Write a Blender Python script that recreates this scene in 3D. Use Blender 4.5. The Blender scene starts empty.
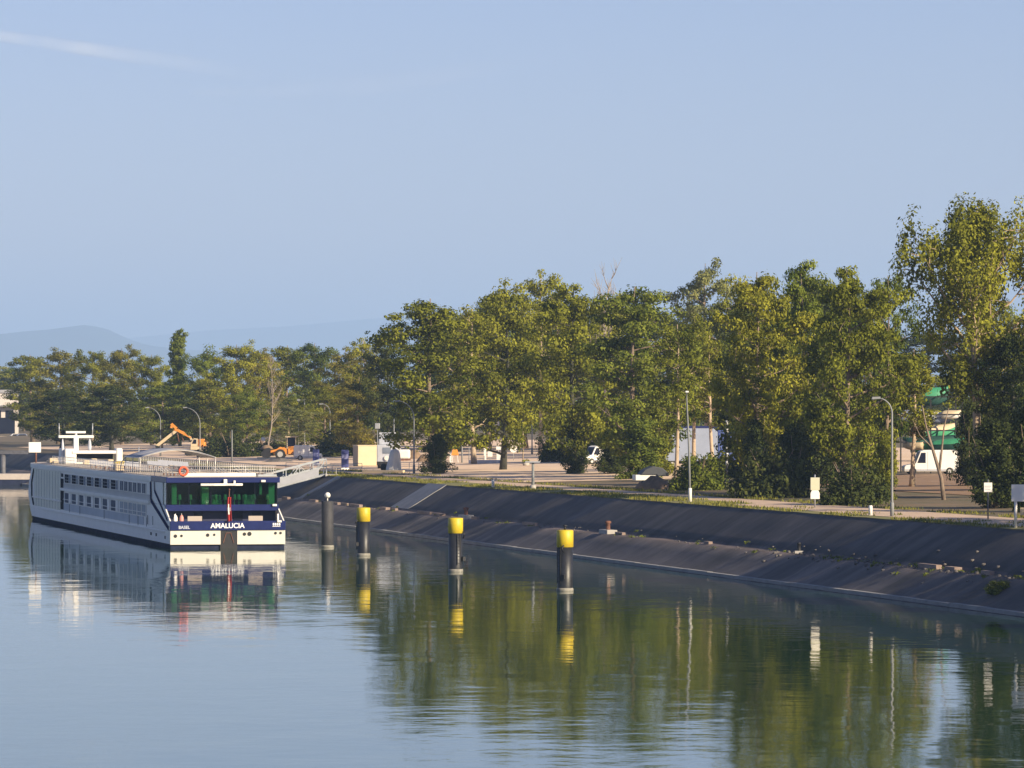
import bpy, math, random
from mathutils import Vector, Matrix, noise
R = math.radians
random.seed(7)
scene = bpy.context.scene
COL = scene.collection

# ------------------------------------------------------------------ helpers
def tag(o, label=None, cat=None, group=None, kind=None):
    if label: o['label'] = label
    if cat: o['category'] = cat
    if group: o['group'] = group
    if kind: o['kind'] = kind
    return o

def empty(name, loc=(0, 0, 0), rz=0.0, label=None, cat=None, group=None):
    o = bpy.data.objects.new(name, None)
    COL.objects.link(o)
    o.empty_display_size = 0.5
    o.location = loc
    o.rotation_euler = (0, 0, rz)
    return tag(o, label, cat, group)

class MB:
    """collects boxes, bars, tubes and sheets, links them as one mesh object"""
    def __init__(s):
        s.v = []; s.f = []; s.m = []; s.sm = []; s.mi = 0; s.smooth = False
    def face(s, idx):
        s.f.append(idx); s.m.append(s.mi); s.sm.append(s.smooth)
    def add(s, verts, faces):
        b = len(s.v)
        s.v.extend([tuple(p) for p in verts])
        for f in faces: s.face([i + b for i in f])
        return s
    def box(s, x0, x1, y0, y1, z0, z1, rz=0, piv=None):
        vs = [(x, y, z) for z in (z0, z1) for x, y in ((x0, y0), (x1, y0), (x1, y1), (x0, y1))]
        if rz:
            px, py = piv if piv else ((x0 + x1) / 2, (y0 + y1) / 2)
            c, sn = math.cos(rz), math.sin(rz)
            vs = [(px + (x - px) * c - (y - py) * sn, py + (x - px) * sn + (y - py) * c, z) for x, y, z in vs]
        return s.add(vs, [(3, 2, 1, 0), (4, 5, 6, 7), (0, 1, 5, 4), (1, 2, 6, 5), (2, 3, 7, 6), (3, 0, 4, 7)])
    def cbox(s, c, d, rz=0):
        return s.box(c[0] - d[0] / 2, c[0] + d[0] / 2, c[1] - d[1] / 2, c[1] + d[1] / 2, c[2] - d[2] / 2, c[2] + d[2] / 2, rz)
    def tube(s, pts, rads, n=8, caps=True):
        pts = [Vector(p) for p in pts]
        if not hasattr(rads, '__len__'): rads = [rads] * len(pts)
        rings = []
        prev = None
        for i, p in enumerate(pts):
            if i == 0: t = pts[1] - p
            elif i == len(pts) - 1: t = p - pts[i - 1]
            else: t = pts[i + 1] - pts[i - 1]
            t.normalize()
            if prev is None:
                a = Vector((0, 0, 1)) if abs(t.z) < 0.9 else Vector((1, 0, 0))
                a = t.cross(a).normalized()
            else:
                a = (prev - t * prev.dot(t)).normalized()
            prev = a
            b = t.cross(a)
            rings.append([p + (a * math.cos(2 * math.pi * k / n) + b * math.sin(2 * math.pi * k / n)) * rads[i] for k in range(n)])
        base = len(s.v)
        for r in rings: s.v.extend([tuple(p) for p in r])
        old = s.smooth; s.smooth = True
        for i in range(len(rings) - 1):
            for k in range(n):
                s.face([base + i * n + k, base + i * n + (k + 1) % n, base + (i + 1) * n + (k + 1) % n, base + (i + 1) * n + k])
        s.smooth = old
        if caps:
            s.face([base + k for k in range(n)][::-1])
            s.face([base + (len(rings) - 1) * n + k for k in range(n)])
        return s
    def bar(s, a, b, w, h=None):
        """rectangular bar between two points"""
        a = Vector(a); b = Vector(b); h = h or w
        t = (b - a).normalized()
        u = t.cross(Vector((0, 0, 1)))
        if u.length < 1e-3: u = Vector((1, 0, 0))
        u.normalize(); w2 = u.cross(t)
        vs = []
        for p in (a, b):
            for i, j in ((-1, -1), (1, -1), (1, 1), (-1, 1)):
                vs.append(p + u * (i * w / 2) + w2 * (j * h / 2))
        return s.add(vs, [(3, 2, 1, 0), (4, 5, 6, 7), (0, 1, 5, 4), (1, 2, 6, 5), (2, 3, 7, 6), (3, 0, 4, 7)])
    def lathe(s, prof, c=(0, 0), n=16):
        """profile of (r, z) turned about the vertical through c"""
        base = len(s.v)
        for r, z in prof:
            for k in range(n):
                a = 2 * math.pi * k / n
                s.v.append((c[0] + r * math.cos(a), c[1] + r * math.sin(a), z))
        old = s.smooth; s.smooth = True
        for i in range(len(prof) - 1):
            for k in range(n):
                s.face([base + i * n + k, base + i * n + (k + 1) % n, base + (i + 1) * n + (k + 1) % n, base + (i + 1) * n + k])
        s.smooth = old
        s.face([base + k for k in range(n)][::-1])
        s.face([base + (len(prof) - 1) * n + k for k in range(n)])
        return s
    def disc(s, c, axis, r, t, n=16):
        c = Vector(c); ax = Vector(axis).normalized()
        return s.tube([c - ax * t / 2, c + ax * t / 2], r, n)
    def prism_y(s, poly, y0, y1):
        """polygon in the XZ plane, given thickness along Y"""
        n = len(poly)
        vs = [(x, y0, z) for x, z in poly] + [(x, y1, z) for x, z in poly]
        fs = [tuple(range(n)), tuple(range(2 * n - 1, n - 1, -1))]
        fs += [(i + n, (i + 1) % n + n, (i + 1) % n, i) for i in range(n)]
        return s.add(vs, fs)
    def prism_z(s, poly, z0, z1):
        n = len(poly)
        vs = [(x, y, z0) for x, y in poly] + [(x, y, z1) for x, y in poly]
        fs = [tuple(range(n - 1, -1, -1)), tuple(range(n, 2 * n))]
        fs += [(i, (i + 1) % n, (i + 1) % n + n, i + n) for i in range(n)]
        return s.add(vs, fs)
    def mesh(s, name, mats):
        me = bpy.data.meshes.new(name)
        me.from_pydata(s.v, [], s.f)
        if not isinstance(mats, (list, tuple)): mats = [mats]
        for m in mats: me.materials.append(m)
        me.polygons.foreach_set('material_index', s.m)
        me.polygons.foreach_set('use_smooth', s.sm)
        me.update()
        return me
    def build(s, name, mats, parent=None, loc=None, bevel=0):
        o = bpy.data.objects.new(name, s.mesh(name, mats))
        COL.objects.link(o)
        if parent: o.parent = parent
        if loc: o.location = loc
        if bevel:
            b = o.modifiers.new('bevel', 'BEVEL'); b.width = bevel; b.segments = 2; b.limit_method = 'ANGLE'
        return o

def children(o): return [c for c in bpy.data.objects if c.parent == o]
def copy_tree(o, parent=None):
    c = o.copy(); COL.objects.link(c)
    if parent: c.parent = parent
    for ch in children(o): copy_tree(ch, c)
    return c

# ------------------------------------------------------------------ materials
def mat(name, col, rough=0.6, metal=0.0, var=0.0, vscale=1.0, bump=0.0, col2=None, spec=0.5, stretch=None, coat=0.0):
    m = bpy.data.materials.new(name); m.use_nodes = True
    nt = m.node_tree; n = nt.nodes; l = nt.links
    p = n['Principled BSDF']
    p.inputs['Base Color'].default_value = (*col, 1)
    p.inputs['Roughness'].default_value = rough
    p.inputs['Metallic'].default_value = metal
    p.inputs['Specular IOR Level'].default_value = spec
    p.inputs['Coat Weight'].default_value = coat
    if var or bump or col2:
        tc = n.new('ShaderNodeTexCoord')
        src = tc.outputs['Object']
        if stretch:
            mp = n.new('ShaderNodeMapping'); mp.inputs['Scale'].default_value = stretch
            l.new(src, mp.inputs['Vector']); src = mp.outputs['Vector']
        nz = n.new('ShaderNodeTexNoise'); nz.inputs['Scale'].default_value = vscale
        nz.inputs['Detail'].default_value = 6; nz.inputs['Roughness'].default_value = 0.65
        l.new(src, nz.inputs['Vector'])
        rp = n.new('ShaderNodeValToRGB')
        rp.color_ramp.elements[0].position = 0.3; rp.color_ramp.elements[1].position = 0.7
        a = col2 if col2 else tuple(max(0, c * (1 - var)) for c in col)
        b = col if col2 else tuple(min(1, c * (1 + var)) for c in col)
        rp.color_ramp.elements[0].color = (*a, 1); rp.color_ramp.elements[1].color = (*b, 1)
        l.new(nz.outputs['Fac'], rp.inputs['Fac']); l.new(rp.outputs['Color'], p.inputs['Base Color'])
        if bump:
            bp = n.new('ShaderNodeBump'); bp.inputs['Strength'].default_value = 0.7; bp.inputs['Distance'].default_value = bump
            l.new(nz.outputs['Fac'], bp.inputs['Height']); l.new(bp.outputs['Normal'], p.inputs['Normal'])
    return m

def leaf_mat(name, dark, light, transl=0.24):
    m = bpy.data.materials.new(name); m.use_nodes = True
    nt = m.node_tree; n = nt.nodes; l = nt.links; n.clear()
    out = n.new('ShaderNodeOutputMaterial')
    at_ = n.new('ShaderNodeAttribute'); at_.attribute_name = 'tone'
    oi = n.new('ShaderNodeObjectInfo')
    rp = n.new('ShaderNodeValToRGB')
    rp.color_ramp.elements[0].color = (*dark, 1); rp.color_ramp.elements[1].color = (*light, 1)
    l.new(at_.outputs['Fac'], rp.inputs['Fac'])
    hs = n.new('ShaderNodeHueSaturation')
    mr = n.new('ShaderNodeMapRange'); mr.inputs['To Min'].default_value = 0.496; mr.inputs['To Max'].default_value = 0.514
    l.new(oi.outputs['Random'], mr.inputs['Value']); l.new(mr.outputs['Result'], hs.inputs['Hue'])
    mv = n.new('ShaderNodeMapRange'); mv.inputs['To Min'].default_value = 1.05; mv.inputs['To Max'].default_value = 0.8
    l.new(oi.outputs['Random'], mv.inputs['Value']); l.new(mv.outputs['Result'], hs.inputs['Value'])
    l.new(rp.outputs['Color'], hs.inputs['Color'])
    df = n.new('ShaderNodeBsdfDiffuse'); tr = n.new('ShaderNodeBsdfTranslucent')
    mx = n.new('ShaderNodeMixShader'); mx.inputs[0].default_value = transl
    l.new(hs.outputs['Color'], df.inputs['Color']); l.new(hs.outputs['Color'], tr.inputs['Color'])
    l.new(df.outputs[0], mx.inputs[1]); l.new(tr.outputs[0], mx.inputs[2]); l.new(mx.outputs[0], out.inputs['Surface'])
    return m

def glass_mat(name, tint, refl=0.12):
    m = bpy.data.materials.new(name); m.use_nodes = True
    nt = m.node_tree; n = nt.nodes; l = nt.links; n.clear()
    out = n.new('ShaderNodeOutputMaterial')
    tb = n.new('ShaderNodeBsdfTransparent'); tb.inputs['Color'].default_value = (*tint, 1)
    gl = n.new('ShaderNodeBsdfGlossy'); gl.inputs['Roughness'].default_value = 0.03
    fr = n.new('ShaderNodeFresnel'); fr.inputs['IOR'].default_value = 1.45
    ad = n.new('ShaderNodeMath'); ad.operation = 'ADD'; ad.inputs[1].default_value = refl
    l.new(fr.outputs[0], ad.inputs[0])
    mx = n.new('ShaderNodeMixShader'); l.new(ad.outputs[0], mx.inputs[0])
    l.new(tb.outputs[0], mx.inputs[1]); l.new(gl.outputs[0], mx.inputs[2]); l.new(mx.outputs[0], out.inputs['Surface'])
    return m

M = {}
M['white'] = mat('white_paint', (0.74, 0.72, 0.68), 0.45, var=0.05, vscale=0.6)
M['offwhite'] = mat('offwhite_paint', (0.90, 0.87, 0.81), 0.5, var=0.04, vscale=0.5, spec=0.25)  # albedo raised to brighten the ship's shaded side
M['darkpile'] = mat('dark_weathered_pile', (0.035, 0.035, 0.04), 0.7, var=0.3, vscale=1.5)
M['creamwhite'] = mat('sunlit_hull_white', (0.62, 0.60, 0.54), 0.5, var=0.05, vscale=.8)  # same hull white, toned down where the sun strikes the stern
M['opening'] = mat('dark_opening', (0.012, 0.014, 0.028), 0.9, spec=0)
M['sidegrey'] = mat('shaded_pane', (0.14, 0.16, 0.20), 0.9, var=.25, vscale=1.1, spec=0)
M['sidepane'] = mat('balcony_pane', (0.27, 0.30, 0.35), 0.9, var=.15, vscale=1.1, spec=0)
M['palecurtain'] = mat('pale_curtain', (.42, .45, .48), .9, spec=0)
M['navymatt'] = mat('navy_stripe_paint', (.012, .018, .08), .9, spec=0)
M['navy'] = mat('navy_paint', (0.010, 0.018, 0.10), 0.4, var=0.15, vscale=1.5, spec=.25)
M['boot'] = mat('boot_paint', (0.025, 0.03, 0.06), 0.8, var=0.3, vscale=1.2, spec=0)
M['darkwin'] = mat('dark_window', (0.010, 0.012, 0.026), 0.3, spec=0.2)
M['greywin'] = mat('curtained_window', (0.17, 0.20, 0.26), 0.35, var=0.25, vscale=1.2, spec=.3)
M['loungeglass'] = mat('lounge_glass', (0.55, 0.57, 0.48), 0.4, var=0.12, vscale=0.35, spec=0.25)  # sky reflection put into the pale base colour
M['deck'] = mat('sun_deck', (0.42, 0.36, 0.30), 0.75, var=0.15, vscale=0.8)
M['rail'] = mat('rail_metal', (0.62, 0.58, 0.54), 0.4, metal=0.3)
M['darkroom'] = mat('dark_interior', (0.03, 0.035, 0.04), 0.8)
M['pillar'] = mat('pillar_cream', (0.75, 0.73, 0.64), 0.6)
M['greenglass'] = glass_mat('green_glass', (0.45, 0.75, 0.58), 0.03)
M['black'] = mat('black_rubber', (0.012, 0.012, 0.014), 0.6, var=0.3, vscale=2)
M['steel'] = mat('galvanised_steel', (0.42, 0.44, 0.46), 0.45, metal=0.5, var=0.15, vscale=1.5)
M['lamp_steel'] = mat('lamp_steel', (0.21, 0.22, 0.225), 0.6, metal=0.0, var=0.12, vscale=1.2)
M['canvas'] = mat('grey_canvas', (0.34, 0.35, 0.39), 0.85, var=0.1, vscale=1)
M['orange'] = mat('orange_paint', (0.62, 0.24, 0.035), 0.45, var=0.15, vscale=1.3)
M['cream'] = mat('cream_paint', (0.56, 0.45, 0.29), 0.55, var=0.07, vscale=0.8)
M['yellow'] = mat('yellow_paint', (0.62, 0.47, 0.012), 0.5, vscale=1.3, col2=(.46, .33, .02))
M['pile'] = mat('black_pile_coating', (0.016, 0.017, 0.022), 0.45, var=0.4, vscale=2.2, bump=0.02)
M['greypile'] = mat('weathered_pile', (0.10, 0.10, 0.115), 0.6, var=0.3, vscale=1.5)
M['scum'] = mat('waterline_ring', (0.22, 0.21, 0.18), 0.7, var=0.3, vscale=3)
M['red'] = mat('signal_red', (0.62, 0.05, 0.03), 0.6)
M['redorange'] = mat('lifebuoy_orange', (0.75, 0.12, 0.05), 0.6)
M['rust'] = mat('rusty_steel', (0.16, 0.07, 0.045), 0.8, var=0.3, vscale=4)
M['blue'] = mat('blue_panel', (0.055, 0.065, 0.22), 0.5, var=0.1)
M['bluetruck'] = mat('blue_tarpaulin', (0.05, 0.09, 0.30), 0.6, var=0.15, vscale=0.7)
M['greytruck'] = mat('pale_grey_sheet', (0.22, 0.26, 0.36), 0.6, var=0.08, vscale=0.7)
M['greencover'] = mat('green_cover', (0.045, 0.27, 0.13), 0.6, var=0.15, vscale=1.0)
M['darkgreen'] = mat('dark_green_cover', (0.012, 0.06, 0.045), 0.7, var=0.2, vscale=1.0)
M['sheet'] = mat('white_sheeting', (0.46, 0.48, 0.54), 0.6, var=0.15, vscale=1.2)
M['tyre'] = mat('tyre', (0.015, 0.015, 0.016), 0.85)
M['rim'] = mat('wheel_rim', (0.45, 0.44, 0.42), 0.5, metal=0.4)
M['brown'] = mat('brown_earth', (0.20, 0.135, 0.085), 0.95, var=0.35, vscale=0.9, bump=0.1)
M['concrete'] = mat('concrete', (0.38, 0.36, 0.33), 0.85, var=0.22, vscale=0.5, bump=0.02)
M['rampconcrete'] = mat('ramp_concrete', (0.26, 0.255, 0.25), 0.85, var=0.2, vscale=0.5)
M['stone'] = mat('rubble_stone', (0.13, 0.118, 0.11), 0.9, var=0.4, vscale=1.2)
M['signyellow'] = mat('pale_yellow_sign', (0.50, 0.49, 0.36), 0.5)
M['facade'] = mat('render_facade', (0.55, 0.50, 0.46), 0.8, var=0.08, vscale=0.2)
M['roofgrey'] = mat('grey_roof', (0.32, 0.32, 0.34), 0.7, var=0.15, vscale=0.3)
M['bark'] = mat('bark', (0.20, 0.15, 0.11), 0.9, var=0.4, vscale=1.8, bump=0.05)
M['palebark'] = mat('pale_bark', (0.42, 0.32, 0.22), 0.9, var=0.3, vscale=1.5, bump=0.04)
M['darkbark'] = mat('ivy_dark_bark', (0.045, 0.045, 0.032), 0.95, var=0.4, vscale=2)
M['deadwood'] = mat('dead_wood', (0.30, 0.25, 0.20), 0.9, var=0.2, vscale=2)
M['leaf_olive'] = leaf_mat('leaves_olive', (0.060, 0.074, 0.012), (0.350, 0.345, 0.042))
M['leaf_green'] = leaf_mat('leaves_green', (0.042, 0.066, 0.014), (0.265, 0.295, 0.045))
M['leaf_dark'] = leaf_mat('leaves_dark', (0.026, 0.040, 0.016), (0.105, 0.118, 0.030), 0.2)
M['leaf_warm'] = leaf_mat('leaves_warm', (0.080, 0.080, 0.018), (0.340, 0.295, 0.050))
M['leaf_silver'] = leaf_mat('leaves_silver', (0.110, 0.125, 0.050), (0.280, 0.290, 0.100))
M['grass'] = leaf_mat('grass_blades', (0.10, 0.115, 0.024), (0.36, 0.32, 0.075), 0.3)

# ------------------------------------------------------------------ the lie of the land
CAMZ, FPX, HOR = 14.1, 4800.0, 405.0
P0 = Vector((34.0, 319.0)); DU = Vector((-0.2233, 0.9748)); DV = Vector((0.9748, 0.2233))
def uv(u, v): p = P0 + DU * u + DV * v; return p.x, p.y
def to_uv(x, y): d = Vector((x, y)) - P0; return d.dot(DU), d.dot(DV)
KN = [(9.75, 5.0), (13, 5.14), (20, 5.2), (35, 5.5), (60, 6.3), (90, 6.55), (1e6, 6.55)]
BANK = [(-4, -1.9), (0, 0.0), (0.02, 0.22), (0.75, 0.26), (3.7, 1.95), (5.15, 2.08), (5.3, 2.28), (9.75, 5.0)]
UEND = 960.0
def interp(k, x):
    if x <= k[0][0]: return k[0][1]
    for (a, za), (b, zb) in zip(k, k[1:]):
        if x <= b: return za + (zb - za) * (x - a) / (b - a)
    return k[-1][1]
def Hg(x, y):
    u, v = to_uv(x, y)
    if v >= 9.75: return interp(KN, v)
    if u > UEND + 8: return 5.0
    if v >= -4: return interp(BANK, v)
    return -3.0
def at(px, py):
    """the point of the ground seen at a picture position"""
    D = 170.0
    while D < 3000:
        x = (px - 512) / FPX * D; z = CAMZ - (py - HOR) / FPX * D
        if z <= Hg(x, D): return Vector((x, D, Hg(x, D)))
        D += 0.25
    return Vector((x, D, 6))
def atD(px, D):
    x = (px - 512) / FPX * D
    return Vector((x, D, Hg(x, D)))

# ground: one sheet out to the horizon
def grid_sheet(name, us, vs, zf, m, kind='structure', dz=0.0, jit=0.0):
    b = MB(); b.smooth = True
    for u in us:
        for v in vs:
            x, y = uv(u, v)
            z = zf(u, v) + dz
            if jit: z += jit * (noise.noise(Vector((x * 0.25, y * 0.25, 0))) + 0.5 * noise.noise(Vector((x * 0.9, y * 0.9, 3))))
            b.v.append((x, y, z))
    nv = len(vs)
    for i in range(len(us) - 1):
        for j in range(nv - 1):
            b.face([i * nv + j, i * nv + j + 1, (i + 1) * nv + j + 1, (i + 1) * nv + j][::-1])
    o = b.build(name, m); ul = o.data.uv_layers.new(name='uv')
    for lp_ in o.data.loops:
        ul.data[lp_.index].uv = (us[lp_.vertex_index // nv], vs[lp_.vertex_index % nv])
    return tag(o, kind=kind)

def zground(u, v):
    if u >= UEND + 8: return 5.0 if v < 9.75 else interp(KN, v)
    if v >= 9.75: return interp(KN, v)
    if v <= -145: return 4.5
    if v <= -130: return -3.0
    return -3.0 if u <= UEND else -3.0
us = [-420, -300, -200, -120, -60, 0, 60, 120, 200, 300, 420, 560, 700, 830, UEND, UEND + 8, 1100, 1500, 2500, 5000, 12000, 60000]
vs = [-60000, -3000, -400, -145, -130, -60, -4, 9.70, 9.75, 13, 20, 35, 60, 90, 150, 300, 1000, 5000, 40000]
gmat = mat('ground_soil', (0.22, 0.145, 0.085), 0.95, vscale=0.12, col2=(0.085, 0.085, 0.038), bump=0.05)
grid_sheet('ground', us, vs, lambda u, v: -3.0 if v == 9.70 and u < UEND + 8 else zground(u, v), gmat)

# paved canal bank
def bank_mat():
    m = mat('bank_asphalt', (0.082, 0.070, 0.067), 0.9, vscale=0.35, col2=(0.034, 0.030, 0.032), bump=0.02)
    nt = m.node_tree; n = nt.nodes; l = nt.links
    p = n['Principled BSDF']; src = p.inputs['Base Color'].links[0].from_socket
    tc = n.new('ShaderNodeTexCoord'); mp = n.new('ShaderNodeMapping')
    mp.inputs['Rotation'].default_value = (0, 0, 0.25); mp.inputs['Scale'].default_value = (0.30, 0.035, 1)
    l.new(tc.outputs['UV'], mp.inputs['Vector'])
    nz = n.new('ShaderNodeTexNoise'); nz.inputs['Scale'].default_value = 1.0; nz.inputs['Detail'].default_value = 4
    l.new(mp.outputs['Vector'], nz.inputs['Vector'])
    mr = n.new('ShaderNodeMapRange'); mr.inputs['From Min'].default_value = 0.3; mr.inputs['From Max'].default_value = 0.7
    mr.inputs['To Min'].default_value = 0.68; mr.inputs['To Max'].default_value = 1.42
    l.new(nz.outputs['Fac'], mr.inputs['Value'])
    mx = n.new('ShaderNodeMix'); mx.data_type = 'RGBA'; mx.blend_type = 'MULTIPLY'; mx.inputs[0].default_value = 1
    l.new(src, mx.inputs[6]); l.new(mr.outputs['Result'], mx.inputs[7])
    # laid in panels: each a little lighter or darker, with dark joints
    bk = n.new('ShaderNodeTexBrick'); bk.offset = .37; bk.inputs['Scale'].default_value = 1
    bk.inputs['Brick Width'].default_value = 6.3; bk.inputs['Row Height'].default_value = 5.2; bk.inputs['Mortar Size'].default_value = .07; bk.inputs['Mortar Smooth'].default_value = .6
    bk.inputs['Color1'].default_value = (.72, .72, .74, 1); bk.inputs['Color2'].default_value = (1.35, 1.33, 1.3, 1); bk.inputs['Mortar'].default_value = (.5, .5, .5, 1)
    wob = n.new('ShaderNodeTexNoise'); wob.inputs['Scale'].default_value = .35
    l.new(tc.outputs['UV'], wob.inputs['Vector'])
    va = n.new('ShaderNodeVectorMath'); va.operation = 'MULTIPLY_ADD'; va.inputs[1].default_value = (.9, .5, 0)
    l.new(wob.outputs['Color'], va.inputs[0]); l.new(tc.outputs['UV'], va.inputs[2]); l.new(va.outputs[0], bk.inputs['Vector'])
    mx2 = n.new('ShaderNodeMix'); mx2.data_type = 'RGBA'; mx2.blend_type = 'MULTIPLY'; mx2.inputs[0].default_value = 1
    l.new(mx.outputs[2], mx2.inputs[6]); l.new(bk.outputs['Color'], mx2.inputs[7])
    # silt and weathering across the slope; dark line paints the shadow at the step
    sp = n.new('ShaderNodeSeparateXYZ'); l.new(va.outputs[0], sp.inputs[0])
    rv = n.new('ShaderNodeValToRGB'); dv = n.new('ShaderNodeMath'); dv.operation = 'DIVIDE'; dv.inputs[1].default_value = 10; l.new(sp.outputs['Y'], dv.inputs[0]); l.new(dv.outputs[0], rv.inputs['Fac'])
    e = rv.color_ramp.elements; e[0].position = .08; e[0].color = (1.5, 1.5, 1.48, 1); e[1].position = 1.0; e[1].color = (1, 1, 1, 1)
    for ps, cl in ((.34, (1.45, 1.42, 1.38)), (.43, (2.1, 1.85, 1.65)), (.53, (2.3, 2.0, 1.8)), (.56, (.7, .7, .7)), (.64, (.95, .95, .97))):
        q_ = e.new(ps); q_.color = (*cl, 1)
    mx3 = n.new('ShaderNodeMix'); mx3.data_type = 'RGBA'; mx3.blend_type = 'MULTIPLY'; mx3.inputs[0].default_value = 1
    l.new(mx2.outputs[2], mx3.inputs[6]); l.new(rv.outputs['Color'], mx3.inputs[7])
    l.new(mx3.outputs[2], p.inputs['Base Color'])
    return m
busr = [-420, -300] + [-200 + 2.5 * i for i in range(int(760 / 2.5))] + [600, 700, 830, UEND + 6]
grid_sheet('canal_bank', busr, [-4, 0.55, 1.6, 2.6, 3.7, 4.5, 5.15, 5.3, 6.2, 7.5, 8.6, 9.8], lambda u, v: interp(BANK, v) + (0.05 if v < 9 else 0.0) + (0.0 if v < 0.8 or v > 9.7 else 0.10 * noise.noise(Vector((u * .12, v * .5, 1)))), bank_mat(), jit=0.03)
# pale concrete toe beam at the waterline
b = MB()
for i, u in enumerate([-420] + [-200 + 8 * k for k in range(145)]):
    du = 7.93 if i else 212
    x0, y0 = uv(u, 0); w = 0.5
    z1 = 0.30 + random.uniform(-.03, .03)
    q = [uv(u, 0), uv(u, w), uv(u + du, w), uv(u + du, 0)]
    b.prism_z(q[::-1], -1.2, z1)
tag(b.build('toe_beam', M['rampconcrete']), kind='structure')
# ledge along the berm: broken pale stones set in the slope
b = MB()
u = 20
while u < 330:
    L = random.uniform(1.5, 7)
    if random.random() < (0.2 if u < 110 else 0.75):
        w = random.uniform(.25, .6)
        q = [uv(u, 4.35), uv(u, 4.35 + w), uv(u + L, 4.35 + w), uv(u + L, 4.35)]
        b.prism_z(q[::-1], 1.7, 2.33 + random.uniform(0, .06))
    u += L + random.uniform(1, 7)
tag(b.build('berm_kerb', mat('berm_stone', (0.27, 0.20, 0.165), .9, var=.3, vscale=.6)), kind='structure')

# path and verge
pathmat = mat('path_gravel', (0.56, 0.41, 0.29), 0.95, var=0.18, vscale=0.5, bump=0.01)
grid_sheet('towpath', [-300, -200] + [-120 + 6 * i for i in range(90)], [14.2, 15, 16, 17.2, 18.4], lambda u, v: interp(KN, v) , pathmat, dz=0.03)
grid_sheet('towpath', [-300, -200] + [-120 + 6 * i for i in range(40)], [11.3, 11.9, 12.6, 13.4, 14.2], lambda u, v: interp(KN, v), pathmat, dz=0.055)
vergemat = mat('verge_turf', (0.27, 0.23, 0.07), 0.95, vscale=0.3, col2=(0.13, 0.14, 0.04), bump=0.03)
grid_sheet('verge', [-300] + [-200 + 3 * i for i in range(250)], [9.75, 10.4, 11.2, 12.6, 14.15], lambda u, v: interp(KN, v), vergemat, dz=0.035, jit=0.03)
yardmat = mat('yard_dirt', (0.84, 0.63, 0.44), 0.95, vscale=0.12, col2=(0.66, 0.47, 0.32), bump=0.03)
grid_sheet('construction_yard', [232 + 8 * i for i in range(60)], [19.5, 24, 30, 35, 42, 50, 60, 75, 90, 120, 150], lambda u, v: interp(KN, v), yardmat, dz=0.05, jit=0.06)
# a paler paved lot behind the front trees
lotmat = mat('parking_lot_surface', (0.30, 0.185, 0.105), 0.9, var=0.2, vscale=0.4)
grid_sheet('parking_lot', [60 + 10 * i for i in range(16)], [38, 48, 60, 90, 120], lambda u, v: interp(KN, v), lotmat, dz=0.05)

# water
def water_mat():
    m = bpy.data.materials.new('canal_water'); m.use_nodes = True
    nt = m.node_tree; n = nt.nodes; l = nt.links
    p = n['Principled BSDF']
    p.inputs['Base Color'].default_value = (0.016, 0.050, 0.020, 1)
    p.inputs['Roughness'].default_value = 0.03
    p.inputs['IOR'].default_value = 1.333
    tc = n.new('ShaderNodeTexCoord')
    def nz(scale, det, rough, sc=(1, 1, 1)):
        mp = n.new('ShaderNodeMapping'); mp.inputs['Scale'].default_value = sc
        l.new(tc.outputs['Object'], mp.inputs['Vector'])
        t = n.new('ShaderNodeTexNoise'); t.inputs['Scale'].default_value = scale; t.inputs['Detail'].default_value = det
        t.inputs['Roughness'].default_value = rough
        l.new(mp.outputs['Vector'], t.inputs['Vector']); return t.outputs['Fac']
    a = nz(0.55, 4, 0.5); bfine = nz(0.10, 2, 0.5, (1.6, 1, 1)); patch = nz(0.012, 3, 0.6, (1, 0.35, 1))
    mr = n.new('ShaderNodeMapRange'); mr.inputs['From Min'].default_value = 0.35; mr.inputs['From Max'].default_value = 0.65
    mr.inputs['To Min'].default_value = 0.2; mr.inputs['To Max'].default_value = 1.5
    l.new(patch, mr.inputs['Value'])
    m1 = n.new('ShaderNodeMath'); m1.operation = 'MULTIPLY'; l.new(a, m1.inputs[0]); l.new(mr.outputs['Result'], m1.inputs[1])
    b1 = n.new('ShaderNodeBump'); b1.inputs['Strength'].default_value = 1; b1.inputs['Distance'].default_value = 0.0115
    l.new(m1.outputs[0], b1.inputs['Height'])
    b2 = n.new('ShaderNodeBump'); b2.inputs['Strength'].default_value = 1; b2.inputs['Distance'].default_value = 0.035
    l.new(bfine, b2.inputs['Height']); l.new(b1.outputs['Normal'], b2.inputs['Normal'])
    l.new(b2.outputs['Normal'], p.inputs['Normal'])
    return m
b = MB()
q = [uv(-420, 3), uv(-420, -140), uv(UEND + 6, -140), uv(UEND + 6, 3)]
b.add([(x, y, 0.0) for x, y in q], [(0, 3, 2, 1)])
tag(b.build('water', water_mat()), kind='structure')

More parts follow.
